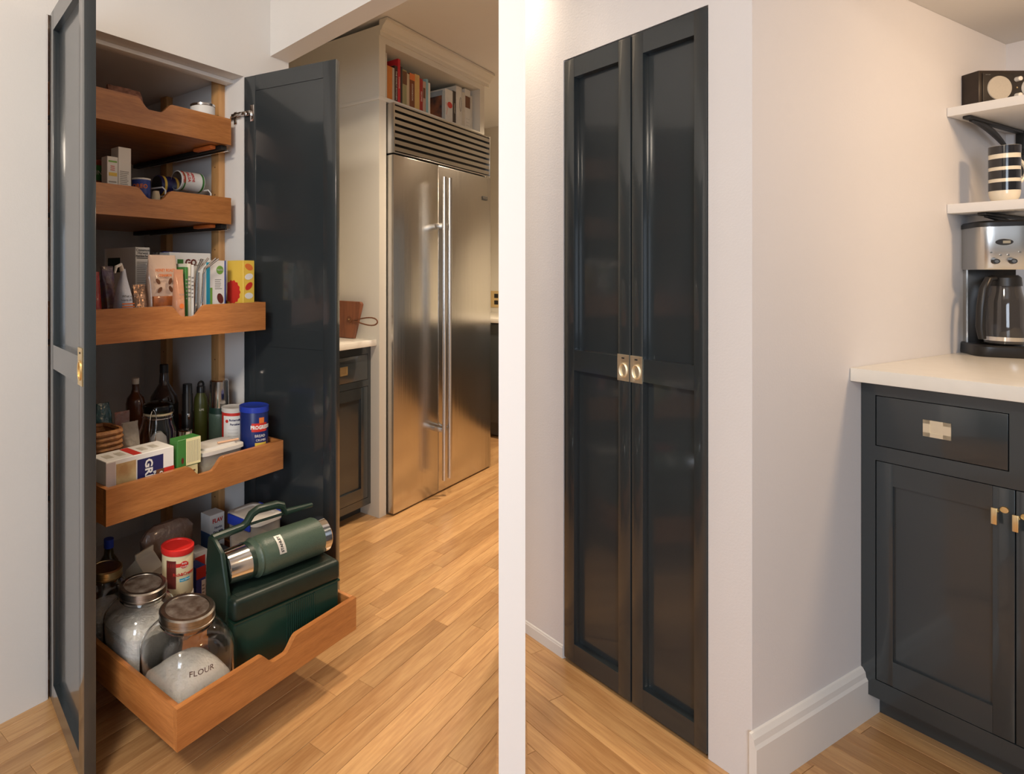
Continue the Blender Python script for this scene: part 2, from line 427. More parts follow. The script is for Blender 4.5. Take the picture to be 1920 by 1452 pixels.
def ring_pull(parent, x, z, y, fy, w=0.036, h=0.085, mt=None):
    """flush brass plate on face y, facing fy (-1 / +1)"""
    mt = mt or M_brass
    t = 0.0025
    mb = MB()
    n = 24
    # plate with an oval hole: built as ring between rectangle and ellipse
    b = bmesh.new()
    zc = z - h*0.10
    inn, out, inn2 = [], [], []
    for i in range(n):
        a = 2*math.pi*i/n; c, q = math.cos(a), math.sin(a)
        for ca in (math.atan2(h, w), math.pi - math.atan2(h, w), math.pi + math.atan2(h, w), 2*math.pi - math.atan2(h, w)):
            if abs(a - ca) <= math.pi/n: a = ca; c, q = math.cos(a), math.sin(a)
        k = 1/max(abs(c)/(w/2), abs(q)/(h/2))
        ox, oz = x + c*k, z + q*k
        out.append((ox, oz)); inn.append((x + c*w*0.34, zc + q*h*0.27)); inn2.append((x + c*w*0.28, zc + q*h*0.22))
    def ring(A_, ya, B_, yb):
        va = [b.verts.new((p[0], ya, p[1])) for p in A_]; vb = [b.verts.new((p[0], yb, p[1])) for p in B_]
        for i in range(n): b.faces.new((va[i], va[(i+1) % n], vb[(i+1) % n], vb[i]))
        return va, vb
    yo = y + fy*t
    ring(out, y, out, yo); ring(out, yo, inn, yo)
    ring(inn, yo, inn2, y + fy*0.0004)
    bmesh.ops.remove_doubles(b, verts=b.verts[:], dist=1e-6)
    bmesh.ops.recalc_face_normals(b, faces=b.faces[:])
    mb._merge(b)
    o = mb.build('pull_plate', mt, parent)
    MB().loft([(0, w*0.29, h*0.23), (0.0006, w*0.29, h*0.23)], 24, M=Matrix.Translation((x, y, zc)) @ Matrix.Rotation(R(-90*fy) if fy > 0 else R(90), 4, 'X')).build('pull_cup', mt, parent)
    pts = [(x + math.cos(a)*w*0.31, yo + fy*0.001, zc + math.sin(a)*h*0.25) for a in [2*math.pi*i/20 for i in range(20)]]
    MB().tube(pts, 0.0022, 6, True).build('ring', mt, parent)
    for sx in (-1, 1):
        for sz in (-1, 1):
            MB().loft([(0, 0.0022), (0.0012, 0.0016)], 8, M=Matrix.Translation((x + sx*w*0.36, yo, z + sz*h*0.42)) @ Matrix.Rotation(R(90*fy), 4, 'X')).build('screw', mt, parent)
    MB().box(x - 0.004, x + 0.004, min(yo, yo + fy*0.001), max(yo, yo + fy*0.001), z + h*0.34, z + h*0.39).build('latch_slot_shade', M_ink, parent)  # ink-coloured block painting the shadow inside the latch slot
    return o

# ------------------------------------------------------------------ pantry cabinet with pull-outs
LEAF = 0.386; DT = 0.027
pan = thing('pantry_cabinet', 'tall built-in pantry with dark open doors and five bamboo pull-out drawers', 'cabinet', wA(0, 0), AL)
PD = 2.40                                           # back of the pantry
box('side_panel', M_wall, pan, uL - 0.030, uL - 0.005, WP + 0.10, PD, 0.0, zTop + 0.05)
box('side_panel', M_wall, pan, uR + 0.005, uR + 0.030, WP + 0.10, PD, 0.0, zTop + 0.05)
box('jamb', M_trim, pan, uR, uR + 0.004, WP + 0.001, WP + 0.10, 0.0, zTop)
box('jamb', M_trim, pan, uL - 0.004, uL, WP + 0.001, WP + 0.10, 0.0, zTop)
box('back_panel', M_intr, pan, uL - 0.03, uR + 0.03, PD, PD + 0.015, 0.0, zTop + 0.05)
box('top_panel', M_intop, pan, uL - 0.005, uR + 0.005, WP + 0.10, PD, zTop + 0.012, zTop + 0.03)
box('head_trim', M_trim, pan, uL, uR, WP + 0.060, WP + 0.10, zTop - 0.014, zTop - 0.0005, 0.001)
box('base_panel', M_wall, pan, uL - 0.005, uR + 0.005, WP + 0.08, PD, 0.002, 0.06)
for w0 in (WP + 0.115, WP + 0.46):
    po = box('post', M_bambooZ, pan, uR - 0.026, uR + 0.0045, w0, w0 + 0.045, 0.06, zTop + 0.012, 0.001)
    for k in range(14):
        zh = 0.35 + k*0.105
        MB().loft([(0, 0.0028), (0.0008, 0.0028)], 8, M=Matrix.Translation((uR - 0.026, w0 + 0.022, zh)) @ Matrix.Rotation(R(-90), 4, 'Y')).build('hole_shade_disc', M_brown, po)  # brown discs painting the shade inside drilled peg holes
    box('post', M_bambooZ, pan, uL - 0.0045, uL + 0.026, w0, w0 + 0.045, 0.06, zTop + 0.012, 0.001)

# doors. Right leaf: hinge at uR, opened past square; left leaf: hinge at uL
def pivot(u, w, z, ang):
    e = bpy.data.objects.new('door_pivot', None); COL.objects.link(e); e.parent = pan
    e.location = (u, w, z); e.rotation_euler = (0, 0, ang); return e
DH = zTop - 0.016
def door_leaf(u, w, ang, outer):
    o = leaf(pan, 'door', M_slate, LEAF, DH, DT, 0.050, 0.056, 0.484*DH, 0.066, outer)
    o.location = (u, w, 0.012); o.rotation_euler = (0, 0, ang)
    return o
# left leaf: local +x from hinge, closed along +a1 with outer face at y=0 (towards the room); opened by -103 deg
dl = door_leaf(uL + 0.002, WP - 0.004, R(-103), 0)
ring_pull(dl, LEAF - 0.030, 0.507*DH, 0.0, -1, w=0.040, h=0.088)
# right leaf: mirrored, built along +x from hinge, closed direction -a1 => rotate 180, outer face at y=T
dr = door_leaf(uR - 0.001, WP - 0.004, R(180 + 102), 1)
ring_pull(dr, LEAF - 0.030, 0.507*DH, DT, 1, w=0.040, h=0.088)
for zf_ in (zz(208, 2.2), zz(520, 2.2), 0.30):
    zl = zf_ - 0.012
    hb = MB()
    hb.box(0.028, 0.046, -0.0025, 0.0, zl - 0.030, zl + 0.030, 0.001)
    hb.box(0.010, 0.034, -0.012, -0.0005, zl - 0.010, zl + 0.010, 0.003)
    hb.box(-0.016, 0.016, -0.016, -0.005, zl - 0.007, zl + 0.007, 0.002)
    hb.build('hinge', M_chrome, dr)
    hp = MB()
    hp.box(uR - 0.006, uR - 0.0002, WP + 0.012, WP + 0.072, zf_ - 0.013, zf_ + 0.005, 0.001)
    hp.box(uR - 0.006, uR - 0.0002, WP + 0.034, WP + 0.050, zf_ - 0.030, zf_ + 0.016, 0.001)
    hp.box(uR - 0.020, uR - 0.004, WP - 0.006, WP + 0.050, zf_ - 0.006, zf_ + 0.007, 0.002)
    hp.build('hinge_plate', M_chrome, pan)

# drawers
U0, U1 = pAw(332, 1.149)[0], pAw(531, 1.463)[0]
DW = U1 - U0; HD = 0.096; TK = 0.014; DL = 0.62
def avgz(yl, xl, yr, xr, w): return 0.5*(zz(yl, pAw(xl, w)[1]) + zz(yr, pAw(xr, w)[1]))
DR = []
for w, yl, xl, yr, xr in ((1.735, 150, 182, 234, 435), (1.735, 329, 182, 382, 434), (1.550, 563.5, 182, 580, 498), (1.463, 902, 198.6, 839, 531), (1.149, 1311, 332, 1134.5, 670)):
    DR.append((w, avgz(yl, xl, yr, xr, w) - HD))
def scoop():
    c = DW/2; pts = [(0, 0), (0, HD), (c - 0.068, HD)]
    hw, dp = 0.068, 0.034
    for i in range(1, 28):
        x = -hw + 2*hw*i/28.0
        a = abs(x)/hw
        f = 1 if a < 0.28 else 0.5 + 0.5*math.cos(math.pi*(a - 0.28)/0.72)
        pts.append((c + x, HD - dp*f))
    return pts + [(c + hw, HD), (DW, HD), (DW, 0)]
DROBJ = []
for k, (w, zb) in enumerate(DR):
    fr = MB().prism(scoop(), 0, TK, 'xz').build('drawer', M_bamboo, pan, loc=(U0, w, zb))
    fr['label'] = ['top bamboo pull-out', 'second bamboo pull-out', 'third bamboo pull-out', 'fourth bamboo pull-out', 'lowest bamboo pull-out, drawn out farthest'][k]
    for x0 in (0.0, DW - TK):
        box('drawer_side', M_bambooY, fr, x0, x0 + TK, TK, DL, 0, HD, 0.0008)
    box('drawer_back', M_bamboo, fr, TK, DW - TK, DL - TK, DL, 0, HD)
    box('drawer_bottom', M_under, fr, TK, DW - TK, TK, DL - TK, 0.001, 0.011)
    for x0, sx in ((0.0, -1), (DW, 1)):
        ys = max(0.02, WP + 0.012 - w)
        xa, xb = sorted((x0 - sx*0.004, x0 - sx*0.030))
        MB().box(xa, xb, ys, DL, -0.016, -0.0005, 0.001).build('slide', M_blackm, fr)
        xa, xb = sorted((x0 - sx*0.0005, x0 - sx*0.012))
        MB().box(xa, xb, ys - 0.012, DL - 0.1, -0.021, -0.0165, 0.001).build('slide_rail', M_chrome, fr)
        xa, xb = sorted((x0 - sx*0.035, x0 - sx*0.060))
        if k < 2: MB().box(xa, xb, 0.045, 0.15, -0.013, -0.0005, 0.003).build('release_tab', M_orange, fr)
    DROBJ.append(fr)
ZF = [zb + 0.0112 for w, zb in DR]

ULO, UHI = U0 + TK + 0.0015, U1 - TK - 0.0015
# ------------------------------------------------------------------ package helpers (frame A)
def carton(name, label, m, x0, x1, wf, dpt, ytop, zfloor, rot=0.0, group=None, cat='box', ztop=None, bev=0.0012):
    ua, Ya = pAw(x0, wf); ub, Yb = pAw(x1, wf)
    ua = max(ua, ULO); ub = min(ub, UHI)
    W = ub - ua; z1 = ztop if ztop is not None else zz(ytop, (Ya + Yb)/2)
    Hh = z1 - zfloor
    o = MB().box(-W/2, W/2, -dpt/2, dpt/2, 0, Hh, bev, seg=1).build(name, m, smooth=0, loc=wA((ua + ub)/2, wf + dpt/2, zfloor), rot=(0, 0, AL + rot))
    tag(o, label, cat, group)
    o['W'] = W; o['D'] = dpt; o['H'] = Hh
    return o
def fdec(o, x0, x1, z0, z1, m, name='label_panel', lift=0.0006):
    W, D, Hh = o['W'], o['D'], o['H']
    return box(name, m, o, -W/2 + x0*W, -W/2 + x1*W, -D/2 - lift, -D/2 + 0.0001, z0*Hh, z1*Hh)
def ldec(o, y0, y1, z0, z1, m, name='label_panel', lift=0.0006):
    W, D, Hh = o['W'], o['D'], o['H']
    return box(name, m, o, -W/2 - lift, -W/2 + 0.0001, D/2 - y0*D, D/2 - y1*D, z0*Hh, z1*Hh)
def tdec(o, x0, x1, y0, y1, m, name='label_panel', lift=0.0006):
    W, D, Hh = o['W'], o['D'], o['H']
    return box(name, m, o, -W/2 + x0*W, -W/2 + x1*W, -D/2 + y0*D, -D/2 + y1*D, Hh - 0.0001, Hh + lift)
def ftext(o, txt, size, fx, fz, m, rot=0.0, sx=1.0, weight=0.0):
    W, D, Hh = o['W'], o['D'], o['H']
    return lettering(txt, size, o, (-W/2 + fx*W, -D/2 - 0.0011, fz*Hh), (R(90), R(rot), 0) if rot == 0 else (Matrix.Rotation(R(90), 4, 'X') @ Matrix.Rotation(R(rot), 4, 'Z')).to_euler(), m, sx=sx, weight=weight)
def flines(o, x0, x1, z0, z1, n, m, th=0.35):
    dz = (z1 - z0)/n
    W, D, Hh = o['W'], o['D'], o['H']
    mb = MB()
    for i in range(n):
        e = x1 - (x1 - x0)*random.uniform(0, 0.25)
        mb.box(-W/2 + x0*W, -W/2 + e*W, -D/2 - 0.0009, -D/2, (z0 + i*dz)*Hh, (z0 + i*dz + th*dz)*Hh)
    return mb.build('text_lines', m, o, smooth=0)

def can(name, label, cat, x0, x1, w, ytop, zfloor, m, group=None, rings=None, ztop=None, seg=40):
    """upright round thing whose outline spans x0..x1 with its axis at depth w"""
    uc, Yc_ = pAw((x0 + x1)/2, w)
    r = (x1 - x0)*Yc_/F/2*0.985
    uc = min(max(uc, ULO + r + .003), UHI - r - .004)
    z1 = ztop if ztop is not None else zz(ytop, Yc_)
    Hh = z1 - zfloor
    rr = rings(r, Hh) if rings else [(0, r*0.97), (0.003, r), (Hh - 0.003, r), (Hh, r*0.97)]
    o = MB().loft(rr, seg).build(name, m, loc=wA(uc, w, zfloor), rot=(0, 0, AL))
    tag(o, label, cat, group)
    o['R'] = r; o['H'] = Hh
    # angle (in the local frame) that faces the camera
    P = Matrix.Rotation(-AL, 3, 'Z') @ Vector((-o.location.x, -o.location.y, 0))
    o['A'] = math.atan2(P.y, P.x)
    return o
def band(o, z0, z1, m, name='label_band', lift=0.0006, a0=None, a1_=None, r=None):
    r = (r or o['R']) + lift; n = 40
    if a0 is None: return MB().loft([(z0, r), (z1, r)], n, False, False).build(name, m, o)
    b = bmesh.new(); k = 12
    lo = [b.verts.new((r*math.cos(a0 + (a1_-a0)*i/k), r*math.sin(a0 + (a1_-a0)*i/k), z0)) for i in range(k+1)]
    hi = [b.verts.new((r*math.cos(a0 + (a1_-a0)*i/k), r*math.sin(a0 + (a1_-a0)*i/k), z1)) for i in range(k+1)]
    for i in range(k): b.faces.new((lo[i], lo[i+1], hi[i+1], hi[i]))
    mb = MB(); mb._merge(b)
    return mb.build(name, m, o)
def ctext(o, txt, size, z, m, da=0.0, r=None, sx=1.0, weight=0.0):
    a = o['A'] + da; r = (r or o['R']) + 0.0012
    return lettering(txt, size, o, (r*math.cos(a), r*math.sin(a), z), (R(90), 0, a + R(90)), m, bend=r, sx=sx, weight=weight)
def pouch(name, label, cat, m, x0, x1, w, dep, ytop, zfloor, rot=0.0, noise=0.03, top=0.12, group=None, shape=None, seed=1, ztop=None):
    ua, Ya = pAw(x0, w); ub, Yb = pAw(x1, w)
    ua = max(ua, ULO); ub = min(ub, UHI)
    W = (ub - ua)/2*0.97; z1 = ztop if ztop is not None else zz(ytop, (Ya + Yb)/2); Hh = z1 - zfloor
    rn = random.Random(seed)
    shape = shape or [(0, .86, .75), (.04, .96, .95), (.2, 1, 1), (.45, 1, .9), (.65, .98, .62), (.82, .95, .3), (.93, .94, .08), (1, .93, .04)]
    rings = [(f*Hh, W*sx_, dep/2*sy_, 3, rn.uniform(-.02, .02)*W, 0) for f, sx_, sy_ in shape]
    o = MB().loft(rings, 28, noise=noise, rnd=rn).build(name, m, loc=wA((ua + ub)/2, w, zfloor), rot=(0, 0, AL + rot), smooth=25)
    tag(o, label, cat, group); o['W'] = 2*W; o['D'] = dep; o['H'] = Hh
    return o
# ------------------------------------------------------------------ refrigerator
WF = 1.75; DTH = 0.05
f0, f1, fs = pAw(738, WF)[0], pAw(920, WF)[0], pAw(822, WF)[0]
Yf = pAw(820, WF)[1]
zg1, zg0, zd0 = zz(221, Yf), zz(307, Yf), zz(924, Yf)
fr_ = thing('refrigerator', 'wide built-in stainless steel refrigerator with two doors and louvred grille', 'refrigerator', wA(f0, WF), AL)
FW = f1 - f0
box('cabinet_body', M_blackm, fr_, 0.004, FW - 0.004, DTH + 0.004, 0.66, 0.05, zg1 - 0.004)
for x0, x1 in ((0.0, fs - f0 - 0.002), (fs - f0 + 0.002, FW)):
    d = box('door', M_wavy, fr_, x0, x1, 0, DTH, zd0, zg0 - 0.008, 0.003)
    hx = (x1 - 0.028) if x0 == 0.0 else (x0 + 0.024)
    Yh = pAw(835, WF - 0.05)[1]
    ht, hb = zz(333, Yh), zz(899, Yh)
    h = MB().tube([(hx, -0.055, hb), (hx, -0.055, ht)], 0.0125, 16).build('handle', M_steel, d)
    zs = (zz(423, Yh), zz(806, Yh))
    for z in zs:
        MB().box(hx - 0.010, hx + 0.010, -0.05, 0.001, z - 0.012, z + 0.012, 0.002).build('handle_bracket', M_steel, h)
    if x0 > 0:
        bx = pAw(909, WF)[0] - f0; bz = zz(372, pAw(909, WF)[1])
        pl = box('badge', M_blackm, d, bx - 0.032, bx + 0.032, -0.003, 0.0002, bz - 0.011, bz + 0.011, 0.001)
        lettering('SUB-ZERO', 0.012, pl, (bx, -0.0034, bz), FRONT, M_chrome)
g = MB()
g.box(0, 0.012, 0.0, DTH + 0.01, zg0, zg1, 0.001).box(FW - 0.012, FW, 0.0, DTH + 0.01, zg0, zg1, 0.001)
g.box(0.012, FW - 0.012, 0.0, 0.02, zg1 - 0.008, zg1, 0.001).box(0.012, FW - 0.012, 0.0, 0.02, zg0, zg0 + 0.006, 0.001)
gr = g.build('grille', M_steel, fr_)
box('grille_backing', M_blackm, gr, 0.012, FW - 0.012, 0.035, 0.04, zg0 + 0.004, zg1 - 0.004)
ns = 7; ph = (zg1 - zg0 - 0.014)/ns
for i in range(ns):
    zc = zg0 + 0.006 + (i + 0.5)*ph
    prof = [(0.002, zc + ph*0.30), (0.004, zc + ph*0.34), (0.034, zc + ph*0.02), (0.034, zc - ph*0.06), (0.002, zc - ph*0.30)]
    MB().prism(prof, 0.012, FW - 0.012, 'yz').build('slat', M_steel, gr, smooth=0)
box('toe_kick', M_blackm, fr_, 0.01, FW - 0.01, 0.07, 0.10, 0.0, 0.05)
for x in (0.02, FW - 0.06):
    box('foot', M_trim, fr_, x, x + 0.04, 0.045, 0.07, 0.0, 0.05, 0.003)

# ------------------------------------------------------------------ surround with bookcase
zsh = zz(218, pAw(820, W3)[1]); zot = zz(129, pAw(820, W3)[1])
e1 = pAw(724, W3)[0]; i0 = pAw(723, W3)[0]; i1 = pAw(900, W3)[0]
sr = thing('fridge_surround', 'cream painted refrigerator surround with open bookcase and crown moulding', 'cabinet', wA(uS, W3), AL)
sx = lambda u: u - uS
box('end_panel', M_cream, sr, 0, sx(e1), 0, 0.665, 0, zsh - 0.022)
box('end_panel', M_cream, sr, sx(f1) + 0.006, sx(uE) + 0.02, 0, 0.665, 0, zsh - 0.022)
box('shelf', M_cream, sr, 0, sx(uE), 0, 0.665, zsh - 0.022, zsh, 0.001)
box('side_panel', M_cream, sr, 0, sx(i0), 0, 0.665, zsh, CEIL - 0.03)
box('side_panel', M_cream, sr, sx(i1), sx(uE), 0, 0.665, zsh, CEIL - 0.03)
box('back_panel', M_cream, sr, sx(i0), sx(i1), 0.30, 0.315, zsh, CEIL - 0.03)
box('top_panel', M_cream, sr, sx(i0), sx(i1), 0, 0.30, zot, CEIL - 0.03)
box('seam_moulding', M_cream, sr, -0.006, 0.0005, -0.002, 0.66, zsh - 0.022, zsh - 0.008, 0.002)
cr = [(0, -0.075), (-0.006, -0.075), (-0.006, -0.055), (-0.014, -0.050), (-0.020, -0.036), (-0.034, -0.022), (-0.040, -0.014), (-0.048, -0.012), (-0.048, 0), (0, 0)]
MB().prism([(p[0], CEIL - 0.004 + p[1]) for p in cr], -0.0, sx(uE) + 0.05, 'yz').build('crown_moulding', M_cream, sr, smooth=0)
MB().prism([(sx(uE) - p[0], CEIL - 0.004 + p[1]) for p in cr], 0.0, 0.66, 'xz').build('crown_moulding', M_cream, sr, smooth=0)

# books above the refrigerator: x0, x1, top y in the photo, colour, spine title
def bcol(i, c): return mat('book_cloth_%d' % i, c, 0.5, var=0.10, vscale=30)
BOOKS = [(723.5, 726, 82, (.70, .66, .58), None, 'slim ivory book standing first by the left bookcase side'),
 (726, 736, 108, (.62, .20, .03), None, 'orange cookbook beside the slim ivory book'),
 (736, 740, 112, (.48, .44, .36), None, 'thin grey book between orange and dark maroon spines'),
 (740, 746, 109, (.055, .02, .016), 'THE FAMILY KITCHEN', 'dark maroon book with pale lettering down the spine'),
 (746, 751, 97, (.55, .02, .03), 'COOKING', 'tall bright red book standing highest in the row'),
 (751, 755, 112, (.04, .025, .02), None, 'narrow dark brown book right of the tall red one'),
 (755, 763, 119, (.34, .30, .14), None, 'olive patterned book beside the narrow dark brown one'),
 (763, 768, 127, (.55, .42, .26), None, 'narrow tan book left of the orange-capped brown book'),
 (768, 778, 128, (.20, .055, .02), 'COOKBOOK', 'brown book with an orange top band on its spine'),
 (778, 787, 131, (.66, .42, .14), None, 'mustard yellow book beside the orange-capped brown book'),
 (787, 793, 140, (.36, .02, .02), 'RECIPES', 'deep red book with white lettering right of the mustard one'),
 (793.5, 799, 146, (.52, .34, .25), None, 'pinkish brown photo-spined book left of the pale blue one'),
 (799.5, 803, 142, (.25, .45, .48), None, 'thin pale blue book near the middle of the bookcase'),
 (803.5, 807, 150, (.72, .68, .60), None, 'thin white book ending the left run'),
 (835, 849, 168, (.72, .69, .63), None, 'white book with a red dot and red curve on its spine'),
 (849, 855, 172, (.05, .035, .03), 'MARKET', 'dark brown book wedged between two white volumes'),
 (855.5, 866, 165, (.70, .66, .58), None, 'tall white book with a thin black oval on its spine'),
 (866.5, 872, 177, (.60, .54, .44), None, 'low cream book between two taller white books'),
 (872, 882, 173, (.72, .68, .60), None, 'white book with a dark square picture on its spine'),
 (882.3, 886, 186, (.66, .61, .52), None, 'short off-white book last in the right run')]
wb = W3 + 0.045
for i, (x0, x1, yt, c, t, lab) in enumerate(BOOKS):
    ua, Ya = pAw(x0, wb); ub, Yb = pAw(x1, wb); xm = (x0 + x1)/2
    Hh = max(0.09, (168.6 + 0.507*(xm - 722.6) - yt) * (Ya + Yb)/2 / F + 0.012)
    Hh = min(Hh, zot - zsh - 0.008)
    W = ub - ua - 0.0012; D = 0.20
    m = bcol(i, c)
    b_ = MB().box(-W/2, W/2, 0, D, 0, Hh, 0.0015, seg=1).build('book', m, loc=wA((ua + ub)/2, wb, zsh + 0.0004), rot=(0, 0, AL), smooth=0)
    tag(b_, lab, 'book', 'cookbooks above the refrigerator')
    box('page_block', M_offw, b_, -W/2 + 0.002, W/2 - 0.002, 0.004, D + 0.0005, Hh - 0.003, Hh + 0.0004)
    if t: lettering(t, min(W*0.55, 0.016), b_, (0, -0.0006, Hh/2), (Matrix.Rotation(R(90), 4, 'X') @ Matrix.Rotation(R(-90), 4, 'Z')).to_euler(), M_offw)
    if i == 8: box('top_band', M_orange, b_, -W/2, W/2, -0.0006, 0.0002, Hh*0.82, Hh*0.995)
    if i == 6:
        box('spine_picture', M_brown, b_, -W/2, W/2, -0.0006, 0.0002, Hh*0.62, Hh*0.96)
    if i == 11:
        box('spine_picture', M_brown, b_, -W/2, W*0.2, -0.0006, 0.0002, Hh*0.5, Hh*0.8)
    if i == 14:
        MB().loft([(0, W*0.34, Hh*0.09), (0.0006, W*0.34, Hh*0.09)], 20, M=Matrix.Translation((W*0.1, 0, Hh*0.56)) @ Matrix.Rotation(R(90), 4, 'X')).build('red_dot', M_red, b_)
        MB().tube([(-W*0.4 + 0.012*math.sin(a), -0.0006, Hh*(0.25 + 0.35*a/3.1)) for a in [0.31*k for k in range(11)]], 0.001, 5).build('red_curve', M_red, b_)
    if i == 16:
        MB().tube([(W*0.25 + W*0.16*math.cos(a), -0.0006, Hh*0.58 + Hh*0.17*math.sin(a)) for a in [2*math.pi*k/24 for k in range(24)]], 0.0009, 5, True).build('black_oval', M_ink, b_)
    if i == 18:
        box('spine_picture', M_brown, b_, -W/2 + 0.002, W/2 - 0.004, -0.0006, 0.0002, Hh*0.55, Hh*0.83)
        MB().box(-W*0.3, W*0.3, -0.0006, 0, Hh*0.12, Hh*0.125).box(-W*0.3, W*0.3, -0.0006, 0, Hh*0.2, Hh*0.205).box(-W*0.3, W*0.3, -0.0006, 0, Hh*0.28, Hh*0.285).build('text_lines', M_grayink, b_)
# large picture book leaning between the two runs, cover showing
ua, Ya = pAw(826, wb + 0.02); zt = (168.6 + 0.507*(826 - 722.6) - 165)*Ya/F + 0.012
lb = MB().box(-0.026, 0, 0, 0.20, 0, zt, 0.0015, seg=1).build('book', bcol(30, (.36, .40, .42)), loc=wA(pAw(834.3, wb)[0], wb, zsh + 0.0004), rot=(0, 0, AL), smooth=0)
tag(lb, 'large book with a dark and orange picture cover and pale blue spine', 'book', 'cookbooks above the refrigerator')
box('cover_picture', mat('cover_art', (.35, .12, .05), 0.4, col2=(.03, .03, .035), vscale=14), lb, -0.0268, -0.0258, 0.005, 0.195, 0.004, zt - 0.03)
box('page_block', M_offw, lb, -0.024, -0.002, 0.004, 0.2005, zt - 0.003, zt + 0.0004)

# ------------------------------------------------------------------ base cabinet, counter and cutting board between pantry and refrigerator
Yk = pAw(709, 1.80)[1]; zk = zz(637, Yk)
WK = 1.842
kb = thing('base_cabinet', 'dark base cabinet with brass flush pull under the counter beside the refrigerator', 'cabinet', wA(U_END, WK), AL)
KW = uS - U_END - 0.001
kz = lambda y, x=688: zz(y, pAw(x, WK)[1])
ku = lambda x: pAw(x, WK)[0] - U_END
box('body', M_slate, kb, 0, KW, 0.018, 0.60, 0.09, zk - 0.031)
k1 = ku(690); k0 = k1 - 0.50
fm = MB().box(0, KW, 0, 0.018, kz(947), kz(947) + 0.035).box(0, KW, 0, 0.018, zk - 0.031 - 0.04, zk - 0.031).box(k1, KW, 0, 0.018, kz(947) + 0.035, zk - 0.071).box(0, k0, 0, 0.018, kz(947) + 0.035, zk - 0.071).box(k0, k1, 0, 0.018, kz(724), kz(712))
fm.build('face_frame', M_slate, kb)
dw_ = box('drawer', M_slate, kb, k0 + 0.002, k1 - 0.002, 0.0, 0.017, kz(712) + 0.002, zk - 0.073, 0.001)
hx = ku(646)
pm = MB().box(hx - 0.035, hx + 0.022, -0.002, 0.0002, kz(697), kz(697) + 0.005).box(hx - 0.035, hx + 0.022, -0.002, 0.0002, kz(681) - 0.005, kz(681)).box(hx + 0.016, hx + 0.022, -0.002, 0.0002, kz(697), kz(681)).box(hx - 0.035, hx - 0.029, -0.002, 0.0002, kz(697), kz(681))
fp = pm.build('flush_pull', M_brass, dw_)
box('pull_recess', M_brass, fp, hx - 0.029, hx + 0.016, -0.0008, 0.0001, kz(697) + 0.005, kz(681) - 0.005)
zb0, zb1 = kz(947) + 0.037, kz(724) - 0.002
kd = MB().box(k1 - 0.055, k1 - 0.002, 0, 0.018, zb0, zb1, 0.001).box(k0 + 0.002, k0 + 0.055, 0, 0.018, zb0, zb1, 0.001).box(k0 + 0.055, k1 - 0.055, 0, 0.018, zb0, zb0 + 0.055).box(k0 + 0.055, k1 - 0.055, 0, 0.018, zb1 - 0.055, zb1).build('door', M_slate, kb)
box('panel', M_slate, kd, k0 + 0.055, k1 - 0.055, 0.009, 0.0179, zb0 + 0.055, zb1 - 0.055)
box('toe_kick', M_slate, kb, 0, KW, 0.065, 0.08, 0.0, 0.09)
ct = MB().box(U_END, uS - 0.001, 1.805, 2.459, zk - 0.03, zk, 0.002).build('countertop', M_quartz, rot=(0, 0, AL))
tag(ct, 'short white stone countertop holding the wooden cutting board', 'countertop')
# cutting board leaning on the surround panel
uB = uS - 0.045
wq = lambda x: pAu(x, uB)[0]
Yb_ = pAu(665, uB)[1]
ztb = zz(566, Yb_)
bpoly = [(wq(665) - 0.0, zk + 0.001), (wq(677), ztb - 0.012), (wq(674), ztb), (wq(600), ztb + 0.004), (wq(600), zk + 0.001)]
cb = MB().prism([(p[0] - wq(665), p[1] - zk) for p in bpoly], -0.010, 0.010, 'yz', bev=0.002).build('cutting_board', wood('walnut_board', (.15, .045, .018), (.25, .085, .035), 'z', 0.4, 0, 6), loc=wA(uB, wq(665), zk + 0.0006), rot=(0, R(4), AL))
tag(cb, 'walnut cutting board with leather loop leaning beside the refrigerator surround', 'cutting board')
cz = zz(600, Yb_) - zk; cy = wq(656) - wq(665)
MB().loft([(0, 0.018), (0.004, 0.017)], 20, M=Matrix.Translation((-0.010, cy, cz)) @ Matrix.Rotation(R(-90), 4, 'Y')).build('leather_disc', M_leather, cb)
MB().loft([(0, 0.004), (0.003, 0.003)], 10, M=Matrix.Translation((-0.014, cy, cz)) @ Matrix.Rotation(R(-90), 4, 'Y')).build('rivet', M_brass, cb)
lp = []
y_end = wq(709) - wq(665)
for k in range(25):
    a = -math.pi*0.93 + 1.86*math.pi*k/24
    lp.append((-0.012, cy + (y_end - cy)*(0.56 + 0.44*math.cos(a)), cz - 0.004 + 0.028*math.sin(a)*(0.55 + 0.45*math.cos(a))))
MB().tube(lp, 0.0035, 6).build('leather_loop', M_leather, cb)

# ------------------------------------------------------------------ far kitchen run
uf = 4.18
fb = thing('base_cabinet', 'long dark base cabinet run along the far kitchen wall beyond the refrigerator', 'cabinet', wA(uf, -0.4), AL)
box('body', M_slate, fb, 0.02, 0.66, 0, 2.84, 0.09, 0.845)
for k in range(5):
    box('door', M_slate, fb, 0, 0.02, 0.01 + k*0.566, 0.56 + k*0.566, 0.11, 0.83, 0.002)
box('toe_kick', M_slate, fb, 0.07, 0.09, 0, 2.84, 0, 0.09)
cf = MB().box(uf - 0.03, 4.849, -0.4, 2.459, 0.846, 0.878, 0.002).build('countertop', M_quartz, rot=(0, 0, AL))
tag(cf, 'white stone countertop on the far dark cabinets right of the refrigerator', 'countertop')
wo, Yo = pAu(931, 4.85)
zo = max(zz(592, Yo), 0.99)
op = MB().box(-0.006, 0.0, -0.05, 0.05, -0.07, 0.07, 0.002).build('outlet_plate', M_brass, loc=wA(4.85, wo, zo), rot=(0, 0, AL))
tag(op, 'brass electrical outlet plate on the far cream wall', 'outlet')
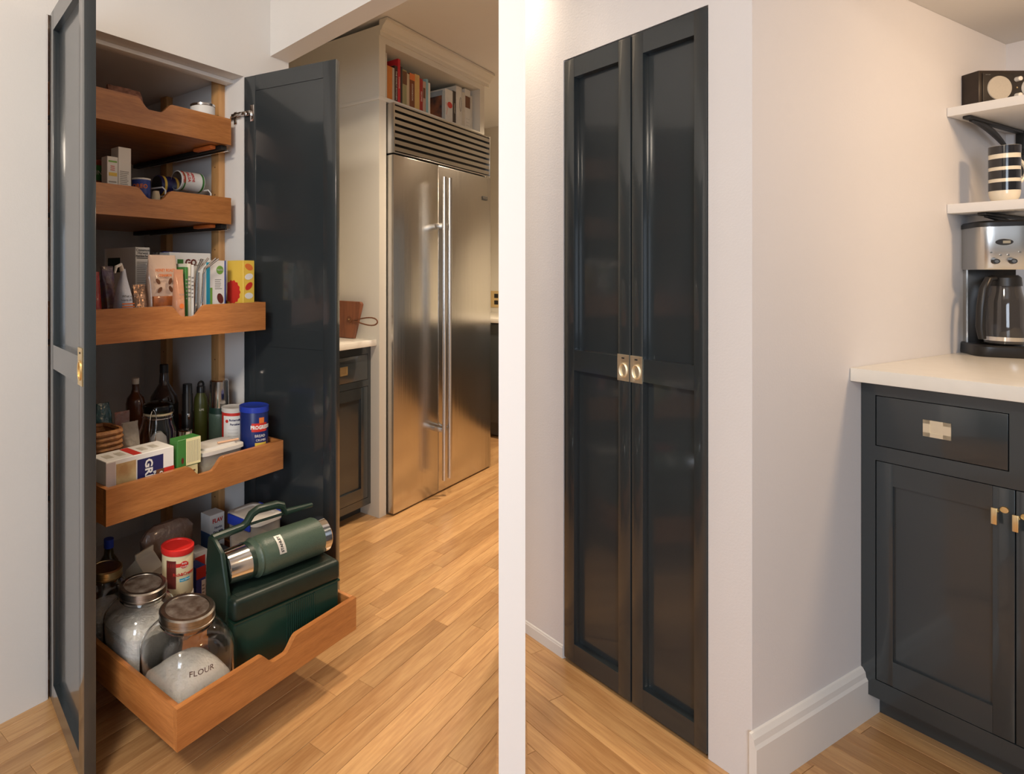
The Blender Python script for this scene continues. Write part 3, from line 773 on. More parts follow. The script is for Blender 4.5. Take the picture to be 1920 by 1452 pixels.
for dz in (-0.028, 0.028):
    box('socket', M_black, op, -0.0075, -0.0055, -0.018, 0.018, dz - 0.018, dz + 0.018, 0.001)

# ------------------------------------------------------------------ room B: closed pantry doors, wall, coffee corner
YB = floorY(1330); Xb = (1193 - PX)/F*YB
ND = Xb*b2[0] + YB*b2[1]
TC = pBn(1410, ND)[0]
zDt = zz(65, YB)
tL, tR = pBn(1058, ND)[0], pBn(1328, ND)[0]
tE = pBn(962, ND)[0]
NBK = pBt(1886, TC)[0]
CEB = 0.5*(zz(0, pBt(1650, TC)[1]) + zz(62, pBt(1880, TC)[1]))
print('B: ND %.3f TC %.3f zDt %.3f tL %.3f tR %.3f NBK %.3f CEB %.3f' % (ND, TC, zDt, tL, tR, NBK, CEB))
DTB = 0.032
wb_ = MB()
wb_.box(ND, ND + 0.10, tL + 0.003, tE, 0, CEIL)
wb_.box(ND, ND + 0.10, tR - 0.003, tL + 0.003, zDt + 0.006, CEIL)
wb_.box(ND, ND + 0.10, TC + 0.001, tR - 0.003, 0, CEIL)
struct(wb_.build('wall_closet', M_wallB, smooth=0, rot=(0, 0, BE)))
wallbox('wall_side', M_wallB, ND + 0.0005, NBK + 0.1, TC, TC + 0.10, 0, CEIL, 'B')
wallbox('wall_back', M_wallB, NBK, NBK + 0.10, TC - 2.2, TC, 0, CEIL, 'B')
struct(MB().box(ND + 0.02, NBK - 0.0005, TC - 2.2, TC - 0.0005, CEB, CEB + 0.05).build('ceiling_alcove', M_ceil, smooth=0, rot=(0, 0, BE)))
# baseboard
bb = [(0, 0), (0.016, 0), (0.016, 0.105), (0.012, 0.112), (0.010, 0.125), (0.004, 0.135), (0, 0.137)]
NF = pBt(1614, TC)[0]
struct(MB().prism([(TC - p[0], p[1]) for p in bb], ND - 0.012, NF + 0.075, 'yz').build('baseboard_side', M_trim, smooth=0, rot=(0, 0, BE)))
struct(MB().prism([(ND - p[0]*0.25, p[1]*0.3) for p in bb], tL + 0.004, tE, 'xz').build('baseboard_closet', M_trim, smooth=0, rot=(0, 0, BE)))
# closed leaves (frame B local: x=n, y=t). leaf() is built with x=width, y=thickness -> rotate
def leafB(x0, x1, s0, s1, lab, hinge_left, hx):
    ta, tb = pBn(x0, ND)[0], pBn(x1, ND)[0]           # ta > tb
    W = ta - tb - 0.002; Hh = zDt - 0.010
    st = ta - pBn(s0, ND)[0]; st2 = pBn(s1, ND)[0] - tb
    o = leaf(None, 'closet_door', M_slateB, W, Hh, DTB, st, 0.058, 0.484*Hh, 0.062, 0, 0.024, st2)
    P = wB(ND - 0.003, ta - 0.001, 0.010)
    o.location = P; o.rotation_euler = (0, 0, BE - math.pi/2)
    tag(o, lab, 'door', 'closed pair of pantry doors')
    ring_pull(o, ta - pBn(hx, ND)[0], 0.501*Hh, 0.0, -1, w=0.036, h=0.074, mt=M_brassl)
    return o
leafB(1059, 1184, 1077, 1161, 'closed slate blue door leaf next to the plain white wall end, brass pull at right edge', True, 1170)
leafB(1185.5, 1327, 1206, 1303, 'closed slate blue door leaf next to the wall corner, brass pull at left edge', False, 1194.5)
gap_sheet = MB().box(ND + 0.04, ND + 0.045, tR, tL, 0, zDt).build('closet_gap_sheet', M_wallB, smooth=0, rot=(0, 0, BE)); struct(gap_sheet)  # added sheet behind the leaves, put in to keep the door gap dark

# base cabinet B
nz_ = lambda y, x=1767: zz(y, pBn(x, NF)[1])
tt = lambda x: pBn(x, NF)[0]
zcb = 0.5*(zz(705, pBn(1612, NF)[1]) + zz(757, pBn(1920, NF)[1]))
TK2 = TC - 0.001
RT = TC - 1.5
cbn = thing('base_cabinet', 'charcoal blue base cabinet with brass pulls under the coffee counter', 'cabinet', wB(NF, TK2), BE)
lt = lambda x: tt(x) - TK2
zbt = nz_(1370)
box('body', M_slateC, cbn, 0.02, NBK - NF - 0.002, RT - TK2, 0, 0.09, zcb)
zd1, zd0_ = nz_(760), nz_(859)
zo1, zo0 = nz_(891), nz_(1332)
tl, tr = lt(1643), lt(1890); tr2 = lt(1904)
ff = MB().box(0, 0.02, RT - TK2, 0, zd1 + 0.002, zcb).box(0, 0.02, tl + 0.002, 0, zbt, zd1 + 0.002).box(0, 0.02, RT - TK2, tl + 0.002, zo1 + 0.002, zd0_ - 0.002).box(0, 0.02, RT - TK2, tl + 0.002, zbt, zo0 - 0.002)
ff.box(0, 0.02, tr - 0.030, tr - 0.002, zd0_ - 0.002, zd1 + 0.002)
ff.build('face_frame', M_slateC, cbn)
dB = box('drawer', M_slateC, cbn, 0.0, 0.019, tr, tl, zd0_, zd1, 0.001)
box('drawer', M_slateC, cbn, 0.0, 0.019, tr - 0.032 - 0.5, tr - 0.032, zd0_, zd1, 0.001)
p0, p1 = lt(1731), lt(1784); yp = 0.5*(nz_(786) + nz_(830)); hp_ = 0.021
pl = MB().box(-0.0025, 0.0002, p1, p0, yp + hp_*0.55, yp + hp_).box(-0.0025, 0.0002, p1, p0, yp - hp_, yp - hp_*0.5).box(-0.0025, 0.0002, p0 - (p0-p1)*0.25, p0, yp - hp_, yp + hp_).box(-0.0025, 0.0002, p1, p1 + (p0-p1)*0.28, yp - hp_, yp + hp_)
plo = pl.build('flush_pull', M_brassl, dB)
box('pull_recess', M_brassl, plo, -0.0008, 0.0001, p1 + (p0-p1)*0.28, p0 - (p0-p1)*0.25, yp - hp_*0.5, yp + hp_*0.55)
def doorB(ta, tb, sl, sr_):
    q0, q1 = nz_(1283), nz_(935)
    d = MB().box(0, 0.019, ta - sl, ta, zo0, zo1, 0.001).box(0, 0.019, tb, tb + sr_, zo0, zo1, 0.001).box(0, 0.019, tb + sr_, ta - sl, zo0, q0).box(0, 0.019, tb + sr_, ta - sl, q1, zo1).build('door', M_slateC, cbn)
    box('panel', M_slateC, d, 0.009, 0.0189, tb + sr_, ta - sl, q0, q1)
    return d
sl_ = tl - lt(1674); srr = lt(1862) - tr2
da = doorB(tl, tr2 + 0.001, sl_, srr)
db = doorB(tr2 - 0.001, tr2 - 0.001 - (tl - tr2), srr, sl_)
def tpull(parent, t, zc, tk):
    h = MB().box(-0.022, -0.016, t - 0.005, t + 0.005, zc - 0.028, zc + 0.010, 0.001).build('bar_pull', M_brass, parent)
    MB().tube([(0.0, t, zc), (-0.018, t, zc)], 0.004, 10).build('pull_stem', M_brass, h)
    MB().loft([(0, 0.008), (0.004, 0.007)], 16, M=Matrix.Translation((0, tk, zc + 0.006)) @ Matrix.Rotation(R(-90), 4, 'Y')).build('knob', M_brass, h)
tpull(da, lt(1870), zz(958, pBn(1870, NF)[1]), lt(1884))
tpull(db, lt(1910), zz(972, pBn(1910, NF)[1]), lt(1923))
box('toe_kick', M_slate, cbn, 0.065, 0.08, RT - TK2, 0, 0.0, 0.092)
NCF = pBt(1593, TC)[0]
ctB = MB().box(NCF, NBK - 0.001, RT, TC - 0.0008, zcb + 0.0005, zcb + 0.036, 0.002).build('countertop', M_quartz, rot=(0, 0, BE))
tag(ctB, 'pale stone countertop carrying the coffee maker', 'countertop')
zCT = zcb + 0.036

# shelves
NS = pBt(1775, TC)[0]
def shelf(y0, y1, lab):
    Ys = pBn(1847, NS)[1]
    z1, z0 = zz(y0, Ys), zz(y1, Ys)
    o = MB().box(NS, NBK - 0.0008, RT, TC - 0.0008, z0, z1, 0.001).build('wall_shelf', M_trim, rot=(0, 0, BE))
    tag(o, lab, 'shelf', 'open wall shelves in the coffee corner'); return z0, z1
s1z = shelf(190, 207, 'upper white wall shelf holding the table radio')
s2z = shelf(378, 396, 'lower white wall shelf holding the striped mug')
def bracket(zs, x_front, lab, drop=0.16):
    n0 = NS + 0.03; t = pBn(x_front, n0)[0]
    L_ = NBK - n0
    o = thing('shelf_bracket', lab, 'bracket', wB(NBK, t, zs - drop), BE, 'iron brackets under the wall shelves')
    box('wall_leg', M_blackm, o, -0.010, -0.0008, -0.010, 0.010, 0, drop - 0.001, 0.002)
    box('shelf_arm', M_blackm, o, -L_, -0.002, -0.009, 0.009, drop - 0.010, drop - 0.001, 0.002)
    pts = []
    for k in range(13):
        s = k/12.0
        pts.append((-L_*0.92*(1 - s)**1.0 - 0.004, 0, (drop - 0.012) - (drop - 0.03)*(s**2.2)))
    MB().tube(pts, [0.004 + 0.005*math.sin(math.pi*min(1, k/9.0)) for k in range(13)], 8).build('curved_brace', M_blackm, o)
    MB().loft([(-0.013, 0.004), (-0.009, 0.013), (0, 0.017), (0.009, 0.013), (0.013, 0.004)], 16, M=Matrix.Translation((-0.014, 0, drop*0.55))).build('collar', M_blackm, o)
bracket(s1z[0], 1812, 'black iron bracket under the upper shelf above the striped mug')
bracket(s2z[0], 1840, 'black iron bracket under the lower shelf behind the coffee maker', 0.10)

# radio: faces the room squarely
Yr = pBn(1838, NS + 0.06)[1] + 0.02
def pX(x, Y): return (x - PX)/F*Y
RW, RH, RD = 0.212, (188 - 117)*Yr/F, 0.085
rd = thing('table_radio', 'black table radio with round speaker and two white knobs on the upper shelf', 'radio', (pX(1838, Yr) + RW/2, Yr, s1z[1] + 0.0004), 0)
sh = MB().box(-RW/2, RW/2, 0.004, RD, 0, RH, 0.003).build('cabinet', mat('dark_walnut_case', (.03, .018, .012), 0.35, var=0.3, vscale=30), rd)
box('front_panel', mat('radio_face', (.022, .016, .012), 0.4, var=0.1), rd, -RW/2 + 0.009, RW/2 - 0.009, 0.0, 0.006, 0.008, RH - 0.008, 0.002)
scx = pX(1874, Yr) - pX(1838, Yr) - RW/2; scz = (188 - 151)*Yr/F; scr = 23*Yr/F
MB().loft([(0, scr), (0.0025, scr*0.96)], 40, M=Matrix.Translation((scx, 0.0005, scz)) @ Matrix.Rotation(R(90), 4, 'X')).build('speaker_grille', mat('speaker_mesh', (.55, .50, .42), 0.6, metal=0.3, var=0.05, vscale=200), rd)
for yk in (135, 165.5):
    kx = pX(1906, Yr) - pX(1838, Yr) - RW/2; kz_ = (188 - yk)*Yr/F
    MB().loft([(0, 0.0075), (0.012, 0.0068), (0.013, 0.005)], 20, M=Matrix.Translation((kx, 0.0005, kz_)) @ Matrix.Rotation(R(90), 4, 'X')).build('knob', mat('cream_knob', (.85, .80, .72), 0.35, var=0.03), rd)
kx2 = kx + 0.045
dial = MB().loft([(0, 0.030), (0.010, 0.028), (0.011, 0.024)], 32, M=Matrix.Translation((kx2, 0.0005, RH*0.52)) @ Matrix.Rotation(R(90), 4, 'X')).build('tuning_dial', MATS['cream_knob'], rd)
MB().loft([(0, 0.0025), (0.002, 0.0025)], 10, M=Matrix.Translation((kx, 0.0, RH*0.53)) @ Matrix.Rotation(R(90), 4, 'X')).build('indicator', M_brass, rd)
lettering('tivoli audio', 0.0035, rd, (-RW/2 + 0.024, -0.0004, RH - 0.015), FRONT, M_grayink)

# mug
Ym = pBn(1890, NS + 0.10)[1]
Hm = (377 - 272)*Ym/F; rm = 0.0335
mx_ = pX(1857, Ym) + rm*1.28
M_cer = mat('glazed_ivory', (.78, .70, .55), 0.2, var=0.03, coat=0.4)
mg = MB().loft([(0, rm*0.70), (0.004, rm*0.80), (0.014, rm*0.93), (0.024, rm*0.985), (0.03, rm), (Hm, rm), (Hm, rm*0.92), (0.02, rm*0.88), (0.01, rm*0.6)], 40, True, True).build('striped_mug', M_cer, loc=(mx_, Ym, s2z[1] + 0.0004))
tag(mg, 'tall ivory mug with four dark bands on the lower shelf', 'mug')
M_band = mat('glazed_black', (.012, .012, .016), 0.15, var=0.1, coat=0.5)
for q0, q1 in ((.205, .355), (.415, .565), (.625, .775), (.855, 1.0)):
    MB().loft([(Hm*q0, rm + 0.0006), (Hm*q1 - 0.0005, rm + 0.0006)], 40, False, False).build('stripe', M_band, mg)
pts = [(rm*0.9 + 0.026*math.sin(math.pi*k/12), 0, Hm*(0.30 + 0.50*k/12)) for k in range(13)]
MB().tube(pts, 0.005, 8).build('handle', M_cer, mg, rot=(0, 0, R(-10)))

# coffee maker
Yq = 1.80
CW = 0.128
xq = pX(1817, Yq) + CW/2 + 0.105
cq = thing('coffee_maker', 'stainless and black drip coffee maker with glass carafe on the counter', 'coffee maker', (xq, Yq + 0.085, zCT + 0.0004), R(-30))
hq = lambda y: zz(y, Yq) - zCT
Hq = hq(412)
MB().loft([(0, CW/2, 0.085, 6), (0.004, CW/2 + 0.002, 0.087, 6), (0.030, CW/2, 0.086, 6), (0.034, CW/2 - 0.004, 0.082, 6)], 48).build('base', M_black, cq)
box('column', M_black, cq, -CW/2 + 0.012, CW/2 - 0.004, 0.035, 0.082, 0.03, Hq*0.66, 0.004)
hs_ = MB().loft([(Hq*0.64, CW/2 - 0.006, 0.082, 7), (Hq*0.65, CW/2 - 0.004, 0.084, 7), (Hq*0.955, CW/2 - 0.004, 0.084, 7)], 48).build('housing', M_steel, cq)
box('side_trim', M_steel, cq, -CW/2 + 0.010, -CW/2 + 0.014, 0.028, 0.082, 0.03, Hq*0.65)
MB().loft([(Hq*0.955, CW/2 - 0.002, 0.086, 7), (Hq*0.985, CW/2 - 0.002, 0.086, 7), (Hq, CW/2 - 0.010, 0.076, 6)], 48).build('lid', M_black, cq)
yf = -0.0845
dz_ = Hq*0.84
MB().loft([(0, 0.019, 0.0095), (0.002, 0.018, 0.0085)], 28, M=Matrix.Translation((-0.006, yf, dz_)) @ Matrix.Rotation(R(90), 4, 'X')).build('display_bezel', M_black, cq)
box('display', mat('lcd', (.30, .28, .22), 0.3, var=0.05), cq, -0.010, 0.006, yf - 0.0026, yf - 0.0016, dz_ - 0.004, dz_ + 0.004)
for bx, bz in ((-0.034, .765), (-0.014, .745), (0.002, .745), (0.026, .765)):
    MB().loft([(0, 0.003), (0.002, 0.0025)], 12, M=Matrix.Translation((bx, yf + 0.0005, Hq*bz)) @ Matrix.Rotation(R(90), 4, 'X')).build('button', M_chrome, cq)
for bx in (-0.026, 0.010):
    kq = MB().loft([(0, 0.0085), (0.012, 0.0075)], 20, M=Matrix.Translation((bx, yf + 0.0005, Hq*0.70)) @ Matrix.Rotation(R(90), 4, 'X')).build('knob', M_black, cq)
    MB().loft([(0, 0.0045), (0.001, 0.0045)], 14, M=Matrix.Translation((bx, yf - 0.0115, Hq*0.70)) @ Matrix.Rotation(R(90), 4, 'X')).build('knob_cap', M_chrome, kq)
M_dglass = mat('smoky_glass', (.10, .09, .085), 0.03, trans=0.6, ior=1.45, coat=0.5)
ca = MB().loft([(0.036, 0.036), (0.040, 0.043), (0.07, 0.046), (Hq*0.40, 0.044), (Hq*0.48, 0.036), (Hq*0.52, 0.034)], 36, M=Matrix.Translation((0.012, -0.030, 0))).build('carafe', M_dglass, cq)
MB().loft([(0.048, 0.0455), (0.060, 0.0468)], 36, False, False, M=Matrix.Translation((0.012, -0.030, 0))).build('steel_band', M_chrome, ca)
MB().loft([(Hq*0.52, 0.037), (Hq*0.58, 0.035), (Hq*0.60, 0.028)], 36, M=Matrix.Translation((0.012, -0.030, 0))).build('carafe_lid', M_black, ca)
hpts = [(-0.018, -0.058, Hq*0.575), (-0.034, -0.068, Hq*0.57), (-0.046, -0.074, Hq*0.50), (-0.053, -0.078, Hq*0.36), (-0.055, -0.078, Hq*0.22), (-0.050, -0.075, Hq*0.13)]
MB().tube(hpts, [0.008, 0.010, 0.011, 0.0115, 0.011, 0.009], 12).build('carafe_handle', M_black, ca)
box('power_cord', M_blackm, cq, CW/2 - 0.02, CW/2 - 0.013, 0.088, 0.094, 0, 0.06, 0.002)
# ------------------------------------------------------------------ things in the pull-outs
RIM = [(182, 150, 435, 234), (182, 329, 434, 382), (182, 563.5, 498, 580), (198.6, 902, 531, 839), (332, 1311, 670, 1134.5)]
CUR = 0
def dy(x):
    w, zb = DR[CUR]; xl, yl, xr, yr = RIM[CUR]
    yph = yl + (yr - yl)*(x - xl)/(xr - xl)
    return (YH - (zb + HD - CH)*F/pAw(x, w)[1]) - yph
def Z(y, x, w): return zz(y + dy(x), pAw(x, w)[1])
def C(name, label, m, x0, x1, wf, dpt, ytop, **k):
    if 'zfloor' not in k: k['zfloor'] = ZF[CUR] + 0.0004
    return carton(name, label, m, x0, x1, wf, dpt, None, ztop=Z(ytop, (x0 + x1)/2, wf), **k)
def CC(name, label, m, xl, xc, xr, wf, ytop, **k):
    u0 = pAw(xc, wf)[0]; dpt = pAu(xl, u0)[0] - wf
    return C(name, label, m, xc, xr, wf, dpt, ytop, **k)
def K(name, label, cat, x0, x1, w, ytop, m, **k):
    if 'zfloor' not in k: k['zfloor'] = ZF[CUR] + 0.0004
    zf = k.pop('zfloor')
    return can(name, label, cat, x0, x1, w, None, zf, m, ztop=Z(ytop, (x0 + x1)/2, w), **k)
def P(name, label, m, x0, x1, w, dep, ytop, cat='bag', **k):
    zf = k.pop('zfloor', ZF[CUR] + 0.0004)
    return pouch(name, label, cat, m, x0, x1, w, dep, None, zf, ztop=Z(ytop, (x0 + x1)/2, w), **k)
def film(name, c, c2=None, rough=0.25, vs=18, bump=0.5): return mat(name, c, rough, col2=c2, var=0.1, vscale=vs, bump=bump, bscale=40, coat=0.5)

# ---- top pull-out
CUR = 0
o = P('snack_bag', 'crinkled clear bag of red and brown sweets on the top pull-out', film('candy_film', (.34, .16, .11), (.10, .04, .03), vs=45), 196, 266, 1.84, 0.10, 158, noise=0.05, seed=3,
      shape=[(0, .9, .8), (.3, 1, 1), (.6, 1, .9), (.85, .97, .5), (1, .93, .2)])
o = K('food_tin', 'small silver-rimmed tin with white label on the top pull-out', 'can', 357, 403, 1.812, 203, M_chrome)
band(o, 0.012, o['H'] - 0.010, M_white)
band(o, o['H'] - 0.008, o['H'] - 0.001, M_chrome, 'rim', 0.0015)
ctext(o, 'SALT', 0.016, o['H']*0.62, M_ink, 0.2)

# ---- second pull-out
CUR = 1
o = CC('tea_box', 'dark red carton with green band beside the small white carton', mat('dark_red_card', (.24, .04, .015), 0.5, var=0.15), 150, 176, 198, 1.86, 288)
fdec(o, 0, 1, .62, .9, M_green); ftext(o, 'MINTS', 0.020, .5, .76, M_offw); fdec(o, .2, .85, .25, .5, M_maroon)
o = CC('food_box', 'small white carton with gold stripe, shorter of the white pair', M_white, 190, 201, 221.3, 1.80, 284)
fdec(o, .15, .9, .66, .72, M_yellow); flines(o, .15, .9, .1, .6, 10, M_grayink); fdec(o, .12, .9, .90, .93, M_lgreen); flines(o, .3, .7, .76, .86, 3, M_red)
o = CC('food_box', 'tall plain white carton with grey text beside the blue can', M_white, 208, 222, 246, 1.80, 269)
flines(o, .12, .85, .42, .66, 9, M_grayink); flines(o, .12, .7, .3, .36, 2, M_grayink)
o = K('food_can', 'blue upright can with white rim beside the tall white carton', 'can', 247.5, 282, 1.84, 331, M_blue)
band(o, o['H'] - 0.005, o['H'] + 0.0005, M_white, 'rim', 0.001); band(o, 0.01, o['H']*0.35, M_green)
ctext(o, 'OREO', 0.020, o['H']*0.78, M_orange, -0.15, weight=0.0006)
ctext(o, 'milk', 0.014, o['H']*0.5, M_white, 0.1)
# white wire can rack holding cans on their sides
wr = 1.80
uA_, Y_ = pAw(300, wr); uB_, _ = pAw(397, wr)
rk = thing('wire_rack', 'white coated wire can rack on the second pull-out', 'rack', wA(uA_, wr, ZF[1] + 0.0004), AL)
rkW = uB_ - uA_
for yy in (0.0, 0.055, 0.11, 0.165):
    MB().tube([(0.0, yy, 0.0035), (rkW, yy, 0.0035)], 0.0028, 6).build('base_wire', M_wwire, rk)
hz = [0.115, 0.075]
for xx, hh in ((0.022, .105), (0.082, .085), (rkW - 0.004, .115)):
    MB().tube([(xx, 0.0, 0.004), (xx, 0.0, hh*0.9), (xx - 0.006, 0.008, hh), (xx - 0.02, 0.10, hh), (xx - 0.02, 0.165, hh*0.85), (xx - 0.02, 0.165, 0.004)], 0.0028, 6).build('hoop_wire', M_wwire, rk)
MB().tube([(rkW - 0.06, 0.02, 0.05), (rkW - 0.01, 0.0, 0.055), (rkW - 0.004, 0.0, 0.06)], 0.0025, 6).build('guide_wire', M_wwire, rk)
def lying_can(x0, x1, w, yc, r, m, label, rot=0.0, lid=M_chrome):
    ua, Ya = pAw(x0, w); ub, Yb = pAw(x1, w); L_ = ub - ua
    zc = Z(yc, (x0 + x1)/2, w)
    o = MB().loft([(0, r*0.96), (0.002, r), (0.004, r*0.97), (L_ - 0.004, r*0.97), (L_ - 0.002, r), (L_, r*0.96)], 36).build('food_can', m, loc=wA(ua, w, zc), rot=(Matrix.Rotation(AL + rot, 4, 'Z') @ Matrix.Rotation(R(90), 4, 'Y')).to_euler())
    tag(o, label, 'can', 'cans lying in the wire rack'); o['R'] = r*0.97; o['H'] = L_
    MB().loft([(-0.0006, r*0.9), (0.0005, r*0.9)], 36).build('can_end', lid, o)
    MB().loft([(L_ - 0.0005, r*0.9), (L_ + 0.0006, r*0.9)], 36).build('can_end', lid, o)
    return o
rr_ = 0.033
zc_ = 0.0
o = lying_can(331, 374, 1.845, 344, 0.036, M_white, 'can lying on its side with red lettering and green end bands')
MB().loft([(0.010, 0.0357), (0.016, 0.0357)], 36, False, False).build('label_band', M_green, o)
MB().loft([(o['H'] - 0.012, 0.0357), (o['H'] - 0.003, 0.0357)], 36, False, False).build('label_band', M_green, o)
def rtext(o, txt, size, s, ang, m):       # lettering running round a lying can (o's axis is local z)
    r = o['R'] + 0.001
    return lettering(txt, size, o, (r*math.cos(ang), r*math.sin(ang), s), (Matrix.Rotation(ang, 4, 'Z') @ Matrix.Rotation(R(90), 4, 'Z') @ Matrix.Rotation(R(90), 4, 'X')).to_euler(), m, bend=r, weight=0.0004)
fa = math.pi     # towards the room after the tilt
for s_, t_, z_ in ((.012, 'CHOPPED', .010), (.016, 'SALSA', .030), (.014, 'VERDE', .048)):
    rtext(o, t_, s_, z_, R(-115), M_red)
o = lying_can(294, 316, 1.905, 347, 0.036, M_navy, 'dark blue can lying on its side in the wire rack shadow', lid=M_blackm)
MB().loft([(0.012, 0.0357), (0.022, 0.0357)], 36, False, False).build('label_band', M_yellow, o)
P('flour_packet', 'small beige paper packet lying in the front scoop of second pull-out', mat('kraft_beige', (.55, .44, .28), 0.7, var=0.15, vscale=20), 286, 299, 1.772, 0.030, 356, noise=0.05, seed=8,
  shape=[(0, .9, .9), (.4, 1, 1), (.8, .9, .8), (1, .7, .5)])

# ---- third pull-out
CUR = 2
o = CC('cereal_box', 'tall white cereal box with nutrition panel at the back of the third pull-out', M_offw, 196, 254, 281, 1.735, 455)
o.active_material = M_white
fdec(o, .08, .9, .865, .875, M_ink); fdec(o, .08, .9, .45, .46, M_ink); flines(o, .1, .85, .48, .84, 16, M_grayink)
ftext(o, 'Cinnamon', 0.012, .5, .965, M_ink); ftext(o, 'Harvest', 0.012, .5, .93, M_ink); ftext(o, 'Nutrition Facts', 0.008, .5, .895, M_ink, weight=0.0002)
ldec(o, .12, .52, .70, .88, mat('deep_teal_print', (.006, .03, .025), 0.4, var=0.1))
o = P('chip_bag', 'dark bag closed with a bright blue clip behind the cereal boxes', film('dark_grey_film', (.07, .055, .05), (.03, .025, .03)), 284, 348, 1.90, 0.06, 470, noise=0.04, seed=4)
MB().box(-0.030, 0.045, -0.012, 0.010, o['H'] - 0.022, o['H'] + 0.004, 0.003).build('bag_clip', M_bluelid, o)
o = C('cereal_box', 'white cereal box with bold GO lettering behind the steel straws', M_white, 318, 395, 1.715, 0.06, 474)
ftext(o, 'GO', 0.030, .50, .865, M_maroon, weight=0.0014); ftext(o, 'LEAN', 0.030, .80, .865, M_grayink)
fdec(o, .18, .32, .83, .91, M_green); fdec(o, .1, .9, .1, .6, mat('peach_print', (.62, .34, .2), 0.5, var=0.2)); MB().loft([(0, .016), (.0007, .016)], 24, M=Matrix.Translation((o['W']*0.33, -o['D']/2, o['H']*0.62)) @ Matrix.Rotation(R(90), 4, 'X')).build('seal', M_lgreen, o)
o = P('snack_bag', 'glossy red bag at the door end of the third pull-out', film('red_film', (.35, .02, .015)), 168, 187, 1.64, 0.05, 492, seed=5)
o = P('snack_bag', 'dark purple snack bag between the red bag and white flour bag', film('purple_film', (.06, .03, .09), (.10, .05, .02), vs=25), 188, 213, 1.675, 0.07, 484, noise=0.05, seed=6)
o = P('flour_bag', 'white and pale blue bag with rolled twisted top', film('white_blue_film', (.66, .68, .76), (.42, .48, .62), 0.35, 12, 0.3), 216, 246, 1.602, 0.055, 492, noise=0.025, seed=9,
      shape=[(0, .9, .85), (.05, .98, 1), (.4, 1, 1), (.6, .88, .8), (.74, .66, .55), (.85, .42, .35), (.93, .28, .25), (1, .22, .2)])
MB().tube([(-0.004, 0, o['H'] - 0.004), (-0.010, -0.004, o['H'] + 0.012), (-0.026, -0.006, o['H'] + 0.006), (-0.030, -0.006, o['H'] - 0.012)], [0.007, 0.006, 0.005, 0.003], 8).build('twisted_top', M_white, o)
ftext(o, 'What our', 0.010, .5, .60, M_ink); ftext(o, 'hearts do it..', 0.009, .5, .545, M_ink)
for q in (.48, .44): fdec(o, .1, .9, q, q + .018, M_orange)
P('foil_pouch', 'crumpled bronze foil pouch between white flour bag and nut bag', mat('bronze_foil', (.36, .22, .15), 0.25, metal=0.85, var=0.3, vscale=25, bump=0.8, bscale=35), 247, 273, 1.61, 0.05, 524, noise=0.07, seed=10)
o = P('nut_bag', 'large beige bag of nuts with orange print', film('beige_film', (.68, .50, .38), (.62, .42, .30), 0.3, 6, 0.25), 274, 332, 1.640, 0.05, 473, noise=0.015, seed=11,
      shape=[(0, .9, .8), (.05, .98, 1), (.35, 1, 1), (.6, 1, .8), (.8, .97, .5), (.93, .93, .2), (1, .90, .08)])
W_, D_, H_ = o['W'], o['D'], o['H']
ym = -D_/2*1.02
for txt, s_, fx, fz in (('HONEY ROAST', .013, -.05, .80), ('CINNAMON', .011, -.05, .735)):
    lettering(txt, s_, o, (fx*W_, ym - 0.0005, fz*H_), FRONT, M_orange, sx=0.78, weight=0.0003)
lettering('PECANS', .013, o, (W_*0.36, ym - 0.0005, .68*H_), (Matrix.Rotation(R(90), 4, 'X') @ Matrix.Rotation(R(90), 4, 'Z')).to_euler(), M_red, weight=0.0003)
for fx, fz, rz in ((-.28, .66, 40), (.12, .66, -20), (.14, .56, 30), (-.22, .55, -40)):
    MB().loft([(0, .006, .011), (.001, .005, .010)], 14, M=Matrix.Translation((fx*W_, ym, fz*H_)) @ Matrix.Rotation(R(90), 4, 'X') @ Matrix.Rotation(R(rz), 4, 'Z')).build('nut_print', M_brown, o)
MB().box(-W_*.42, W_*.40, ym - 0.0005, ym + 0.01, .34*H_, .47*H_, 0.002).build('nut_window', mat('nut_fill', (.55, .16, .04), 0.3, col2=(.30, .09, .03), vscale=40, coat=0.6), o)
o = P('seed_pouch', 'narrow peach coloured pouch standing in front of the nut bag', film('peach_film', (.60, .30, .17), (.5, .22, .12), 0.3, 8, 0.3), 325, 344, 1.592, 0.035, 503, noise=0.02, seed=12)
ftext(o, 'FLAX', 0.008, .5, .60, M_grayink); MB().loft([(0, .008), (.001, .008)], 16, M=Matrix.Translation((0, -o['D']/2, o['H']*.42)) @ Matrix.Rotation(R(90), 4, 'X')).build('nut_print', M_orange, o)
for i, (x0, x1, yt, m, lab) in enumerate(((347.5, 352.5, 500, M_green, 'slim dark green packet first of the upright packets'), (352, 358, 494, M_offw, 'slim ivory packet second of the upright packets'), (358.5, 364, 497, M_white, 'slim white packet last of the upright packets beside the straws'))):
    o = C('drink_packet', lab, m, x0, x1, 1.60 + 0.004*i, 0.075, yt, group='upright drink packets', cat='packet')
    flines(o, .15, .85, .5, .85, 6, M_grayink)
STRAWS = [((364, 592), (368, 512), (378, 488)), ((368, 592), (373, 513), (384, 489)), ((372, 590), (377, 512), (396, 488)), ((375, 590), (381, 511), (404, 489)), ((379, 588), (385, 511), (412, 491))]
